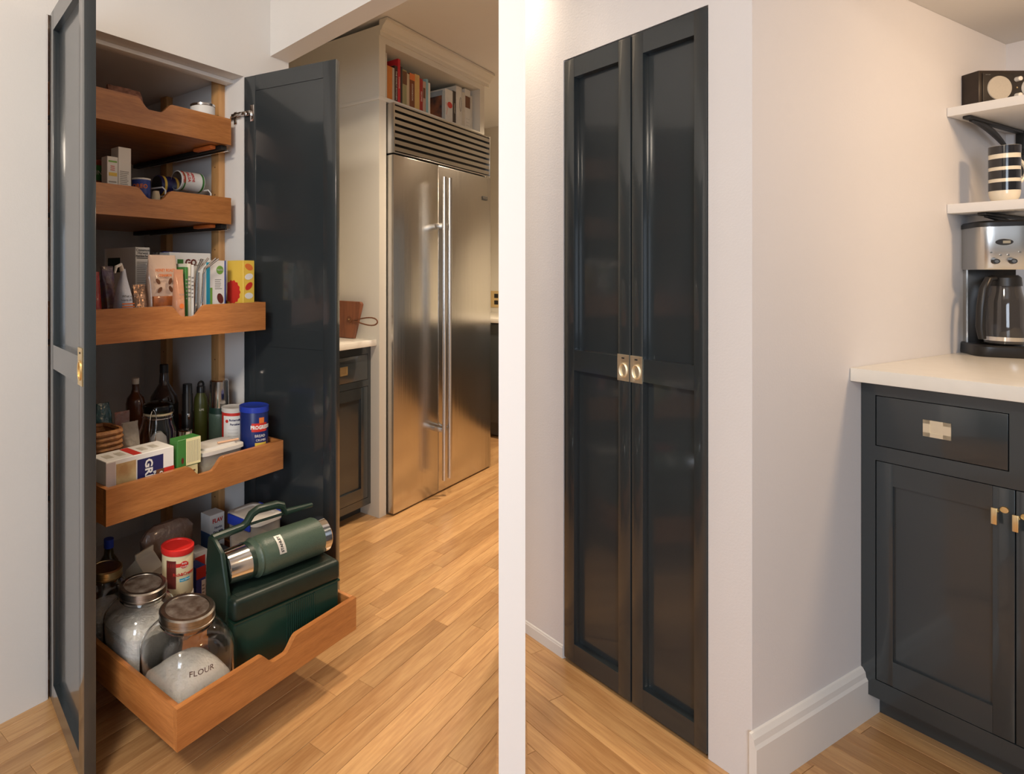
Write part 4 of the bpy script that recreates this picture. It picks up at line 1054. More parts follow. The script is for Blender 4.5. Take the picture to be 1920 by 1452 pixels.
for i, (pa, pb, pc) in enumerate(STRAWS):
    ws = 1.572
    q = []
    for (x_, y_) in (pa, pb, pc):
        q.append((pAw(x_, ws)[0], max(Z(y_, x_, ws), ZF[2] + 0.004)))
    q[0] = (q[0][0], ZF[2] + 0.0042)
    mid = (q[1][0] + (q[2][0] - q[1][0])*0.12, q[1][1] + (q[2][1] - q[1][1])*0.2)
    pts = [(q[0][0] - q[0][0], 0, 0), (q[1][0] - q[0][0], 0, q[1][1] - q[0][1] - 0.008), (mid[0] - q[0][0], 0, mid[1] - q[0][1]), (q[2][0] - q[0][0], 0, q[2][1] - q[0][1])]
    s_ = MB().tube(pts, 0.0034, 10).build('metal_straw', M_chrome, loc=wA(q[0][0], ws + 0.0075*(i % 3), q[0][1]), rot=(0, 0, AL))
    tag(s_, 'bent stainless steel drinking straw standing in the third pull-out', 'straw', 'steel straws in the third pull-out')
o = C('granola_box', 'white carton with cyan and green stripes and green seal beside the yellow box', M_white, 386, 423, 1.612, 0.045, 493)
fdec(o, .02, .20, 0, .97, M_cyan); fdec(o, .20, .32, 0, .6, M_lgreen); fdec(o, .94, 1.0, 0, 1, M_blue)
MB().loft([(0, .0145), (.0008, .0145)], 28, M=Matrix.Translation((o['W']*0.20, -o['D']/2, o['H']*0.86)) @ Matrix.Rotation(R(90), 4, 'X')).build('seal', M_lgreen, o)
ftext(o, 'NUTS', 0.009, .70, .86, M_white); flines(o, .45, .8, .58, .74, 6, M_grayink)
MB().loft([(0, .012, .018), (.0008, .012, .018)], 20, M=Matrix.Translation((o['W']*0.22, -o['D']/2, o['H']*0.44)) @ Matrix.Rotation(R(90), 4, 'X') @ Matrix.Rotation(R(25), 4, 'Z')).build('chocolate_print', M_maroon, o)
o = CC('candy_box', 'yellow carton with red scalloped flower and ovals at the right end', M_yellow, 426, 456, 477, 1.59, 499)
zc0 = o['H']
for fz, m, rz in ((.90, M_orange, -20), (.755, M_white, 10), (.61, M_red, 35), (.465, M_white, 0)):
    ov = MB().loft([(0, o['W']*.36, .0105), (.0008, o['W']*.36, .0105)], 28, M=Matrix.Translation((0, -o['D']/2, fz*zc0)) @ Matrix.Rotation(R(90), 4, 'X') @ Matrix.Rotation(R(rz), 4, 'Z')).build('oval_print', m, o)
fl_ = []
for k in range(64):
    a = 2*math.pi*k/64; rr2 = 0.040*(1 + 0.06*math.cos(14*a))
    fl_.append((-o['D']*0.02 + rr2*math.cos(a) + o['D']*0.18, zc0*0.52 + rr2*1.0*math.sin(a)))
fl_ = [(min(max(p[0], -o['D']/2 + .001), o['D']/2 - .001), max(p[1], 0.002)) for p in fl_]
MB().prism(fl_, -o['W']/2 - 0.0008, -o['W']/2, 'yz').build('flower_print', M_red, o, smooth=0)
lettering('Candy Co.', 0.006, o, (0, -o['D']/2 - 0.001, .06*zc0), FRONT, M_ink)

# ---- fourth pull-out
CUR = 3
o = C('grits_box', 'large white cereal carton lying on its side with navy panel', M_white, 193, 326, 1.492, 0.085, 841, cat='box')
W_, D_, H_ = o['W'], o['D'], o['H']
fdec(o, .14, .42, 0, .92, mat('food_photo', (.62, .48, .24), 0.5, col2=(.42, .24, .10), vscale=22)); fdec(o, .0, .13, 0, .97, mat('lavender_card', (.55, .48, .50), 0.5, var=0.05))
fdec(o, .44, .83, 0, .90, M_navy); fdec(o, .72, 1.0, 0, .62, M_brown, lift=0.0012); fdec(o, .84, 1.0, 0, .62, M_red, lift=0.0015)
def vtext(o, txt, size, fx, fz, m, w=0.0004): 
    return lettering(txt, size, o, (-o['W']/2 + fx*o['W'], -o['D']/2 - 0.0022, fz*o['H']), (Matrix.Rotation(R(90), 4, 'X') @ Matrix.Rotation(R(-90), 4, 'Z')).to_euler(), m, weight=w, align='LEFT')
vtext(o, 'GRITS', 0.033, .60, .88, M_white, 0.001); vtext(o, 'INSTANT', 0.012, .69, .62, M_white); vtext(o, 'Original', 0.014, .485, .55, M_white); vtext(o, 'QUAKER', 0.014, .79, .58, M_white, 0.0008)
MB().loft([(0, .011, .013), (.0022, .010, .012)], 20, M=Matrix.Translation((o['W']*0.42, -o['D']/2, o['H']*.45)) @ Matrix.Rotation(R(90), 4, 'X')).build('portrait_print', M_offw, o)
tdec(o, .40, .52, .05, .95, M_red)
for q in (.08, .25, .58, .75): tdec(o, q, q + .10, .3, .7, mat('faint_text', (.60, .56, .48), .5, var=.25, vscale=60))
o1 = C('tea_box', 'low yellow carton under the green and yellow carton', M_pyell, 334, 371, 1.497, 0.06, 871)
flines(o1, .3, .9, .3, .9, 4, M_brown)
zt_ = ZF[3] + 0.0004 + o1['H'] + 0.0004
o = CC('tea_box', 'dark green carton with pale yellow text panel stacked on a yellow carton', M_green, 318, 333, 376, 1.495, 819, zfloor=zt_)
fdec(o, .36, 1.0, .03, .99, M_pyell)
mb = MB()
for k in range(9): mb.box(-o['W']/2 + (.42 + .062*k)*o['W'], -o['W']/2 + (.435 + .062*k)*o['W'], -o['D']/2 - 0.0011, -o['D']/2 - 0.0004, .12*o['H'], .9*o['H'])
mb.build('text_lines', M_grayink, o, smooth=0)
MB().loft([(0, .004, .009), (.0010, .004, .009)], 20, M=Matrix.Translation((-o['W']*0.29, -o['D']/2, o['H']*.24)) @ Matrix.Rotation(R(90), 4, 'X')).build('logo_print', M_maroon, o)
# clear container with frosted lid
ua, Ya = pAw(379, 1.497); ub, Yb = pAw(462, 1.497)
zl = Z(843, 428, 1.497) - ZF[3]
CWd, CDp = ub - ua, 0.115
cn = thing('food_container', 'shallow clear plastic container with frosted lid on the fourth pull-out', 'container', wA((ua + ub)/2, 1.497 + CDp/2, ZF[3] + 0.0006), AL)
MB().loft([(0, CWd/2 - 0.016, CDp/2 - 0.012, 7), (zl - 0.006, CWd/2 - 0.005, CDp/2 - 0.004, 7), (zl - 0.006, CWd/2 - 0.007, CDp/2 - 0.006, 7), (0.002, CWd/2 - 0.018, CDp/2 - 0.014, 7)], 48).build('tub', M_plast, cn)
MB().loft([(zl - 0.012, CWd/2, CDp/2, 7), (zl - 0.001, CWd/2, CDp/2, 7), (zl, CWd/2 - 0.004, CDp/2 - 0.004, 7), (zl, CWd/2 - 0.018, CDp/2 - 0.018, 7), (zl + 0.006, CWd/2 - 0.020, CDp/2 - 0.020, 7), (zl + 0.006, 0.01, 0.01, 7)], 48).build('lid', M_frost, cn)
MB().loft([(0.004, CWd/2 - 0.022, CDp/2 - 0.018, 6), (zl*0.5, CWd/2 - 0.018, CDp/2 - 0.014, 6), (zl*0.62, CWd/2 - 0.05, CDp/2 - 0.03, 5)], 40, noise=0.03, rnd=random.Random(5)).build('contents', mat('pale_pasta', (.62, .50, .22), .6, col2=(.45, .35, .2), vscale=30), cn)
M_kraft = mat('peach_pencil', (.70, .42, .26), .5, var=.1)
pc = MB().tube([(0, 0, 0), (0.075, -0.012, 0.0)], 0.0035, 6).build('pencil', M_kraft, loc=wA(pAw(408, 1.53)[0], 1.53, ZF[3] + 0.0006 + zl + 0.0105), rot=(0, 0, AL))
tag(pc, 'peach coloured stick lying on the frosted container lid', 'stick')
# canisters
o = K('food_canister', 'white and red canister with white plastic lid beside the blue canister', 'canister', 416, 457.5, 1.640, 769, M_white)
band(o, 0.004, o['H'] - 0.012, M_red, lift=0.0003)
A0 = o['A']
band(o, 0.012, o['H'] - 0.022, M_white, lift=0.0008, a0=A0 - 0.95, a1_=A0 + 0.75)
ctext(o, 'Buttermilk', 0.0095, o['H']*.80, M_navy, 0.18, weight=0.0003); ctext(o, 'Pancakes', 0.0095, o['H']*.72, M_navy, 0.18, weight=0.0003)
for k in range(7): ctext(o, '--------------', 0.008, o['H']*(.62 - .06*k), M_grayink, 0.0)
a_ = A0 - 0.55
MB().loft([(0, .0055), (.0012, .0055)], 18, M=Matrix.Translation(((o['R'] + .0006)*math.cos(a_), (o['R'] + .0006)*math.sin(a_), o['H']*.78)) @ Matrix.Rotation(a_, 4, 'Z') @ Matrix.Rotation(R(90), 4, 'Y')).build('logo_print', M_red, o)
MB().loft([(o['H'] - 0.010, o['R'] + .002), (o['H'] + 0.003, o['R'] + .002), (o['H'] + .004, o['R']), (o['H'] + .002, o['R'] - .004)], 40).build('lid', M_frost, o)
o = K('food_canister', 'dark blue canister with blue plastic lid at the right end of the fourth pull-out', 'canister', 457.5, 511, 1.534, 769, mat('deep_blue_print', (.012, .025, .14), .35, var=.06))
MB().loft([(o['H'] - 0.014, o['R'] + .0025), (o['H'] + 0.003, o['R'] + .0025), (o['H'] + .004, o['R']), (o['H'] + .001, o['R'] - .006)], 40).build('lid', M_bluelid, o)
band(o, 0.0, 0.010, M_white, 'white_base', 0.0004)
A0 = o['A']
band(o, o['H']*.62, o['H']*.76, M_red, a0=A0 - .18, a1_=A0 + 1.0)
ctext(o, 'PROGRESSO', 0.0165, o['H']*.69, M_white, .55, weight=.0008, sx=.85); ctext(o, 'BREAD', 0.0125, o['H']*.55, M_white, .43); ctext(o, 'CRUMBS', 0.010, o['H']*.48, M_white, .5)
band(o, o['H']*.36, o['H']*.44, M_yellow, a0=A0 + .05, a1_=A0 + .95)
band(o, o['H']*.76, o['H']*.85, M_orange, a0=A0 + .35, a1_=A0 + .75)
o = C('recipe_card', 'cream recipe card standing between the white and blue canisters', M_pyell, 459, 474, 1.588, 0.002, 790, cat='card', bev=0)
flines(o, .1, .9, .3, .92, 9, M_brown)
# bottles at the back
o = K('vacuum_flask', 'grey-green vacuum flask with polished steel cup behind the canisters', 'flask', 391, 431, 1.725, 714, M_thermos,
      rings=lambda r, h: [(0, r*.95), (.004, r), (h*.50, r), (h*.53, r*1.01), (h*.545, r*.99), (h*.56, r*.96), (h*.565, r*.9)])
MB().loft([(o['H']*.56, o['R']*.97), (o['H']*.64, o['R']*.97)], 36).build('collar', M_dgreen, o)
MB().loft([(o['H']*.64, o['R']*.93), (o['H']*.985, o['R']*.88), (o['H'], o['R']*.80)], 36).build('cup', M_chrome, o)
o = K('water_bottle', 'olive green water bottle with black loop cap beside the steel-cupped flask', 'bottle', 363.5, 390, 1.79, 733, mat('olive_enamel', (.055, .060, .012), .35, var=.08),
      rings=lambda r, h: [(0, r*.95), (.004, r), (h*.80, r), (h*.90, r*.92), (h*.97, r*.62), (h, r*.55)])
cap = MB().loft([(o['H'] - .004, o['R']*.62), (o['H'] + .016, o['R']*.60), (o['H'] + .020, o['R']*.5)], 28).build('cap', M_black, o)
MB().tube([(math.cos(a)*.011, 0, o['H'] + .024 + math.sin(a)*.011) for a in [2*math.pi*k/18 for k in range(18)]], .004, 8, True).build('carry_loop', M_black, cap)
ctext(o, 'LIFE', .010, o['H']*.72, M_offw, .1)
o = K('travel_mug', 'black travel bottle with small steel catch left of the olive bottle', 'bottle', 340.5, 362.5, 1.80, 717, M_black,
      rings=lambda r, h: [(0, r*.92), (.004, r), (h*.62, r), (h*.63, r*.92), (h*.86, r*.92), (h*.87, r*.84), (h, r*.80)])
a_ = o['A'] + .2
MB().box(-.004, .004, -.0015, .0015, -.010, .010, .001).build('steel_catch', M_chrome, o, loc=((o['R'] + .001)*math.cos(a_), (o['R'] + .001)*math.sin(a_), o['H']*.56), rot=(0, 0, a_ + R(90)))
M_spirit = mat('amber_glass', (.10, .035, .015), .05, var=.1, coat=.6)
o = K('liquor_bottle', 'tall clear-necked bottle with black cap and dark label behind the clip jar', 'bottle', 281, 334, 1.945, 676, mat('dusky_glass', (.09, .06, .05), .06, trans=.5, coat=.4),
      rings=lambda r, h: [(0, r*.92), (.005, r), (h*.56, r), (h*.62, r*.93), (h*.70, r*.62), (h*.77, r*.36), (h*.90, r*.30), (h*.905, r*.30)])
MB().loft([(o['H']*.90, o['R']*.31), (o['H']*.995, o['R']*.31), (o['H'], o['R']*.27)], 24).build('cap', M_black, o)
band(o, .02, o['H']*.54, M_ink); ctext(o, 'MED', .022, o['H']*.46, M_grayink, .35, weight=.0005)
o = K('wine_bottle', 'dark bottle with small white cap left of the clip jar', 'bottle', 236, 272, 1.955, 697, M_spirit,
      rings=lambda r, h: [(0, r*.92), (.005, r), (h*.66, r), (h*.74, r*.86), (h*.80, r*.48), (h*.86, r*.36), (h*.93, r*.34)])
MB().loft([(o['H']*.925, o['R']*.38), (o['H'], o['R']*.38)], 20).build('cap', M_white, o)
# clip-top glass jar
uc, Yc2 = pAw(296, 1.70); rj = 35*Yc2/F*.97; hj = Z(746, 296, 1.70) - ZF[3]
cj = thing('clip_jar', 'glass clip-top jar with red contents and wire bail', 'jar', wA(uc, 1.70, ZF[3] + .0005), AL)
MB().loft([(0, rj*.9), (.005, rj), (hj*.62, rj), (hj*.72, rj*.86), (hj*.78, rj*.80), (hj*.84, rj*.80), (hj*.84, rj*.76), (hj*.72, rj*.80), (hj*.6, rj*.95), (.007, rj*.95), (.006, rj*.5)], 40).build('glass_body', M_glass, cj)
MB().loft([(hj*.84, rj*.80), (hj*.87, rj*.80)], 40).build('gasket', M_gasket, cj)
MB().loft([(hj*.87, rj*.82), (hj*.93, rj*.84), (hj*.97, rj*.78), (hj, rj*.5)], 40).build('glass_lid', M_glass, cj)
MB().loft([(.009, rj*.9), (hj*.30, rj*.92), (hj*.36, rj*.6)], 32, noise=.02, rnd=random.Random(2)).build('contents', M_red, cj)
MB().loft([(hj*.37, rj*.55, rj*.4), (hj*.5, rj*.5, rj*.3), (hj*.58, rj*.2, rj*.15)], 20, noise=.06, rnd=random.Random(4)).build('scoop', M_white, cj)
Pj = Matrix.Rotation(-AL, 3, 'Z') @ Vector((-wA(uc, 1.7).x, -wA(uc, 1.7).y, 0)); aj = math.atan2(Pj.y, Pj.x) - .25
cA, sA = math.cos(aj), math.sin(aj)
lpj = []
for k in range(24):
    a = 2*math.pi*k/24; tz = hj*(.70 + .24*math.sin(a)); off = .011*math.cos(a)
    rad = rj*(.86 if tz > hj*.75 else .98) + .005
    lpj.append((rad*cA - off*sA, rad*sA + off*cA, tz))
MB().tube(lpj, .0014, 6, True).build('wire_bail', M_chrome, cj)
MB().tube([((rj*.825)*math.cos(2*math.pi*k/32), (rj*.825)*math.sin(2*math.pi*k/32), hj*.80) for k in range(32)], .0012, 6, True).build('neck_wire', M_chrome, cj)
o = K('small_jar', 'small jar with a bright metal lid in front of the black travel bottle', 'jar', 333, 361, 1.665, 803, M_glass, rings=lambda r, h: [(0, r*.9), (.004, r*.95), (h*.8, r*.95), (h*.82, r*.85)])
MB().loft([(o['H']*.82, o['R']*.98), (o['H'] - .001, o['R']*.98), (o['H'], o['R']*.92)], 32).build('lid', M_chrome, o)
P('plastic_bag', 'crumpled clear plastic bag between the wicker basket and clip jar', mat('crumpled_clear_film', (.62, .57, .50), .2, trans=.45, ior=1.2, bump=1.0, bscale=30), 228, 259, 1.665, .06, 778, noise=.12, seed=21)
# wicker basket
ub0, _ = pAw(168, 1.62); ub1, _ = pAw(226, 1.62); zbk = Z(788, 200, 1.62) - ZF[3]
ub0 = max(ub0, U0 + TK + .004)
bkw = (ub1 - ub0)/2; bkd = .055
bk = thing('wicker_basket', 'low woven wicker basket at the left of the fourth pull-out', 'basket', wA((ub0 + ub1)/2, 1.585 + .01 + bkd, ZF[3] + .0005), AL)
M_wick = mat('wicker', (.42, .19, .06), .6, col2=(.20, .08, .03), vscale=60)
MB().loft([(0, bkw*.86, bkd*.86, 4), (zbk*.96, bkw*.95, bkd*.95, 4), (zbk*.96, bkw*.9, bkd*.88, 4), (.004, bkw*.8, bkd*.8, 4)], 32).build('lining', M_wick, bk)
nr = 13
for k in range(nr):
    f_ = (k + .5)/nr; rr3 = .88 + .10*f_; pts = []
    for i in range(36):
        a = 2*math.pi*i/36; c, q = math.cos(a), math.sin(a); kk = (abs(c)**4 + abs(q)**4)**(-.25)
        wv = 1 + .02*(1 if (i + k) % 2 else -1)
        pts.append((bkw*rr3*kk*c*wv, bkd*rr3*kk*q*wv, zbk*f_))
    MB().tube(pts, zbk/nr*.52, 6, True).build('woven_strand', M_wick, bk)
P('snack_bag', 'dark teal bag drooping behind the wicker basket', film('teal_film', (.02, .10, .11), (.01, .04, .05)), 172, 212, 1.80, .06, 738, noise=.06, seed=22,
  shape=[(0, .8, .8), (.3, 1, 1), (.6, .95, .8), (.85, .8, .4), (1, .6, .08)])
P('snack_packet', 'small white and red packet behind the clear plastic bag', film('white_red_film', (.6, .56, .5), (.42, .05, .03), vs=14), 214, 244, 1.835, .04, 757, noise=.05, seed=23, cat='packet')

# ---- lowest pull-out
CUR = 4
M_lidm = mat('worn_tin_lid', (.42, .38, .34), .32, metal=1.0, var=.35, vscale=40)
M_lidt = mat('dusty_lid_top', (.12, .075, .055), .35, metal=.7, col2=(.42, .38, .34), vscale=30)
M_gold = mat('gold_lid', (.55, .42, .22), .3, metal=1.0, var=.2, vscale=30)
def big_jar(u, w, r, ztop_, label, fill, heap, lidm, top):
    h = ztop_ - ZF[4] - .0006
    j = thing('storage_jar', label, 'jar', wA(u, w, ZF[4] + .0006), AL, 'glass storage jars in the lowest pull-out')
    zs = h*.70; nr_ = r*.66; T = .003
    outer = [(0, r*.93, None, 4), (.006, r*.985, None, 4.5), (.014, r, None, 5), (zs*.85, r, None, 5), (zs*.95, r*.985, None, 4), (zs*1.06, r*.93, None, 3), (zs*1.15, r*.82, None, 2.4), (zs*1.20, nr_ + .004, None, 2), (h*.90, nr_, None, 2)]
    inner = [(h*.90, nr_ - T, None, 2), (zs*1.19, nr_ + .001 - T, None, 2), (zs*1.14, r*.82 - T, None, 2.4), (zs*1.05, r*.93 - T, None, 3), (zs*.94, r*.985 - T, None, 4), (zs*.84, r - T, None, 5), (.018, r - T, None, 5), (.008, r*.93, None, 4)]
    MB().loft(outer + inner, 56).build('glass_body', M_glass, j)
    rnd = random.Random(int(u*1000))
    if heap:
        MB().loft([(.009, r*.92, None, 4), (.016, r - T - .0006, None, 5), (h*.20, r - T - .0006, None, 5), (h*.25, r*.90, None, 4), (h*.33, r*.66, None, 3, r*.12, 0), (h*.39, r*.40, None, 2.4, r*.2, 0), (h*.41, r*.15, None, 2, r*.22, 0)], 48, noise=.018, rnd=rnd).build('flour', M_flour, j)
    else:
        MB().loft([(.009, r*.92, None, 4), (.016, r - T - .0006, None, 5), (zs*.80*fill, r - T - .0006, None, 5), (zs*.90*fill, r*.8, None, 4), (zs*.93*fill, r*.3, None, 3)], 48).build('flour', M_flour, j)
    lr = nr_ + .005
    ld = MB().loft([(h*.875, lr), (h*.875 + .004, lr + .0015), (h*.90, lr + .0015), (h*.905, lr), (h*.935, lr), (h*.94, lr + .001), (h*.985, lr + .001), (h, lr - .003), (h, lr*.82), (h - .002, lr*.80), (h - .002, lr*.1)], 48).build('lid', lidm, j)
    MB().loft([(h - .0018, lr*.79), (h - .0012, lr*.79)], 40).build('lid_disc', top, ld)
    return j, h, r
zj = lambda y, x, w: Z(y, x, w)
j1, hj1, rj1 = big_jar(.909, 1.270, .096, zz(1132, wA(.916, 1.272).y) - .004, 'wide glass jar with a small heap of flour beside the green lunch box', 0, True, M_lidm, M_lidt)
P1 = Matrix.Rotation(-AL, 3, 'Z') @ Vector((-j1.location.x, -j1.location.y, 0)); aj = math.atan2(P1.y, P1.x)
lettering('FLOUR', .019, j1, ((rj1*1.045)*math.cos(aj + .35), (rj1*1.045)*math.sin(aj + .35), hj1*.52), (R(90), 0, aj + .35 + R(90)), mat('marker_ink', (.10, .04, .03), .6, var=.2), bend=rj1*1.045, sx=1.1)
big_jar(.903, 1.463, .087, zz(1093, wA(.906, 1.463).y), 'glass jar nearly full of white flour, middle of the three jars', 1.0, False, M_lidm, M_lidt)
big_jar(.880, 1.620, .060, zz(1062, wA(.88, 1.62).y), 'glass jar with gold lid behind the flour jars', .8, False, M_gold, M_gold)
o = K('oil_bottle', 'dark oil bottle with blue cap behind the gold-lidded jar', 'bottle', 184, 224, 1.712, 976, mat('dark_oil', (.05, .038, .012), .08, trans=.35, coat=.5),
      rings=lambda r, h: [(0, r*.92), (.004, r), (h*.62, r), (h*.74, r*.86), (h*.82, r*.45), (h*.90, r*.40)])
MB().loft([(o['H']*.90, o['R']*.46), (o['H'], o['R']*.46)], 20).build('cap', M_bluelid, o)
# gable-top milk carton
ua, Ya = pAw(226, 1.60); ub, Yb = pAw(300, 1.60)
mw = .078; mu = pAw(262, 1.63)[0] + .022; zt1 = Z(1010, 262, 1.63) - ZF[4]; zt0 = zt1 - .055
M_milk = mat('cream_carton', (.70, .61, .46), .45, var=.04)
mk = MB()
mk.box(-mw/2, mw/2, -mw/2, mw/2, 0, zt0)
mk.prism([(-mw/2, zt0), (mw/2, zt0), (.002, zt1 - .016), (-.002, zt1 - .016)], -mw/2, mw/2, 'yz')
mk.box(-mw/2, mw/2, -.0025, .0025, zt1 - .020, zt1)
o = mk.build('milk_carton', M_milk, loc=wA(mu, 1.640, ZF[4] + .0005), rot=(0, 0, AL + R(18)), smooth=0)
tag(o, 'cream gable-top carton with purple badges behind the middle flour jar', 'carton')
for px_, py_, pz_ in ((-.018, -mw/2 - .0006, zt0*.86), (.026, -mw/2 - .0006, zt0*.80)):
    bd = MB().loft([(0, .014, .010), (.0008, .014, .010)], 22, M=Matrix.Translation((px_, py_ + .0006, pz_)) @ Matrix.Rotation(R(90), 4, 'X')).build('badge_print', mat('plum_print', (.16, .03, .10), .45, var=.1), o)
    lettering('GF', .010, bd, (px_, py_ - .0012, pz_), FRONT, M_white, weight=.0004)
# frosting tubs stacked
wfz = 1.515
lo = K('frosting_tub', 'white tub with red panel under the red-lidded tub', 'tub', 305, 362, wfz, 1087, M_white)
band(lo, lo['H']*.15, lo['H']*.85, M_red, a0=lo['A'] + .15, a1_=lo['A'] + .8); ctext(lo, 'Barbeque', .010, lo['H']*.66, M_ink, -.2)
MB().loft([(lo['H'] - .008, lo['R'] + .002), (lo['H'], lo['R'] + .001), (lo['H'], lo['R']*.8)], 40).build('lid', M_frost, lo)
o = K('frosting_tub', 'frosting tub with bright red lid stacked on a white tub', 'tub', 304, 362, wfz, 1002, M_offw, zfloor=ZF[4] + .0008 + lo['H'])
o.active_material = mat('cream_print', (.74, .62, .38), .4, var=.05)
MB().loft([(o['H'] - .014, o['R'] + .002), (o['H'] - .010, o['R'] + .0035), (o['H'] + .002, o['R'] + .003), (o['H'] + .004, o['R'] - .001), (o['H'] + .003, o['R']*.86), (o['H'] + .001, o['R']*.84)], 44).build('lid', M_redlid, o)
A0 = o['A']
band(o, o['H']*.20, o['H']*.80, M_maroon, a0=A0 - .75, a1_=A0 - .10)
band(o, o['H']*.66, o['H']*.74, M_red, a0=A0 - .7, a1_=A0 + .3)
a_ = A0 + .42
MB().loft([(0, .013, .010), (.0014, .013, .010)], 22, M=Matrix.Translation(((o['R'] - .0004)*math.cos(a_), (o['R'] - .0004)*math.sin(a_), o['H']*.70)) @ Matrix.Rotation(a_, 4, 'Z') @ Matrix.Rotation(R(90), 4, 'Y') @ Matrix.Rotation(R(90), 4, 'Z')).build('oval_print', M_red, o)
ctext(o, 'Betty', .0075, o['H']*.735, M_white, .42, r=o['R'] + .0012); ctext(o, 'Crocker', .0075, o['H']*.665, M_white, .42, r=o['R'] + .0012)
ctext(o, 'Rich&Creamy', .0125, o['H']*.50, M_red, .46, weight=.0003)
band(o, o['H']*.34, o['H']*.41, M_cyan, a0=A0 + .12, a1_=A0 + .85); ctext(o, 'Cream Cheese', .0065, o['H']*.375, M_white, .46)
ctext(o, 'NET WT 16 OZ', .006, o['H']*.08, M_brown, .1)
# cartons behind the handle
o = C('pudding_box', 'small red and blue carton with yellow base between the red-lidded tub and lunch box', M_blue, 368, 386, 1.575, .05, 1047)
fdec(o, 0, 1, .72, 1, M_red); fdec(o, .55, .95, .2, .66, M_white); fdec(o, 0, 1, 0, .12, M_yellow); flines(o, .6, .9, .25, .6, 4, M_grayink)
o = C('rice_box', 'white topped carton with blue badge behind the lunch box handle', M_white, 366, 389, 1.632, .050, 1018)
fdec(o, 0, .8, .60, .9, M_red); ftext(o, 'GF', .016, .7, .45, M_navy, weight=.0008)
o = C('mix_box', 'black carton with white lettering behind the lunch box handle', M_ink, 398, 436, 1.615, .062, 1026)
ftext(o, 'FUDGE', .014, .55, .84, M_white); ftext(o, 'BROWNIE', .010, .5, .72, M_white); fdec(o, .05, .4, .35, .62, M_white); ftext(o, 'GF', .018, .22, .47, M_blue, weight=.0008)
o = CC('milk_powder_box', 'white and blue carton marked 8 behind the black carton', M_white, 377, 394, 421, 1.690, 951)
ldec(o, 0, 1, 0, .72, mat('mid_blue_card', (.06, .14, .32), .45, var=.06)); ldec(o, .0, 1, .72, 1, M_white)
ftext(o, 'FLAV', .020, .5, .90, M_red, weight=.0006); ftext(o, 'Nonfat', .012, .55, .79, M_navy); ftext(o, 'Dry Milk', .012, .55, .72, M_navy, weight=.0003); ftext(o, '8', .022, .6, .60, M_ink, weight=.0005)
P('bread_bag', 'brownish plastic bag slumped behind the red-lidded tub', film('tan_film', (.30, .20, .15), (.20, .13, .10), .3, 8, .6), 262, 362, 1.722, .065, 956, noise=.04, seed=31,
  shape=[(0, .5, .9), (.5, .6, 1), (.7, .95, 1), (.85, 1, .8), (.95, .8, .5), (1, .5, .2)])
# clip-lid container of oats
ur = U1 - TK - .006; wq_ = pAu(534, ur)[0]
ul = pAw(478, wq_)[0]; dq = pAu(421, ul)[0] - wq_
zq = Z(978, 478, wq_) - ZF[4]
cw2, cd2 = (ur - ul)/2, dq/2
oc = thing('food_container', 'tall clear container of oats with blue side clips', 'container', wA((ul + ur)/2, wq_ + cd2, ZF[4] + .0006), AL)
MB().loft([(0, cw2 - .008, cd2 - .008, 6), (zq - .012, cw2 - .003, cd2 - .003, 6), (zq - .012, cw2 - .005, cd2 - .005, 6), (.003, cw2 - .010, cd2 - .010, 6)], 44).build('tub', M_plast, oc)
MB().loft([(.004, cw2 - .012, cd2 - .012, 5), (zq*.70, cw2 - .008, cd2 - .008, 5), (zq*.74, cw2*.5, cd2*.5, 3)], 40, noise=.02, rnd=random.Random(9)).build('oats', mat('oats', (.50, .38, .24), .8, col2=(.34, .24, .14), vscale=90, bump=.6, bscale=120), oc)
MB().loft([(zq - .016, cw2, cd2, 6), (zq - .003, cw2 + .001, cd2 + .001, 6), (zq, cw2 - .004, cd2 - .004, 6), (zq, cw2 - .016, cd2 - .016, 6), (zq - .005, cw2 - .019, cd2 - .019, 6), (zq - .005, .01, .01, 6)], 44).build('lid', M_frost, oc)
MB().box(-cw2 - .006, -cw2 + .002, -cd2*.72, cd2*.72, zq - .032, zq + .001, .003).build('side_clip', M_bluelid, oc)
MB().box(cw2 - .002, cw2 + .005, -cd2*.72, cd2*.72, zq - .032, zq + .001, .003).build('side_clip', M_bluelid, oc)
# green lunch box
LX, LY = .368, .150; yaw = R(-8)
lu, lw = 1.394, 1.181
cu, cw_ = lu - LX/2*math.cos(yaw) - LY/2*math.sin(yaw), lw - LX/2*math.sin(yaw) + LY/2*math.cos(yaw)
zs_ = Z(1132, 540, 1.205) - ZF[4]; zt_ = Z(1092, 540, 1.205) - ZF[4]
lbx = thing('lunch_box', 'dark green metal lunch box with ribbed front and arched handle frame', 'lunch box', wA(cu, cw_, ZF[4] + .0006), AL + yaw)
hx_, hy_ = LX/2, LY/2
MB().box(-hx_, hx_, -hy_, hy_, 0, zs_, .010, seg=3).build('body', M_lgreenbox, lbx)
ld = MB().box(-hx_ - .003, hx_ + .003, -hy_ - .003, hy_ + .003, zs_ + .0015, zt_, .013, seg=4).build('lid', M_lidgreen, lbx)
box('lid_inset', M_lidgreen, ld, -hx_ + .018, hx_ - .018, -hy_ + .016, hy_ - .016, zt_ - .002, zt_ + .0012, .001)
MB().box(-hx_ - .001, hx_ + .001, -hy_ - .001, hy_ + .001, zs_ - .003, zs_ + .0014).build('seam', M_lgreenbox, lbx)
rb = MB()
for k in range(14): rb.tube([(-.012 + k*.0075, -hy_ - .0005, .010), (-.012 + k*.0075, -hy_ - .0005, zs_ - .006)], .0022, 6)
rb.build('front_ribs', M_lgreenbox, lbx)
pz = zt_ + .008
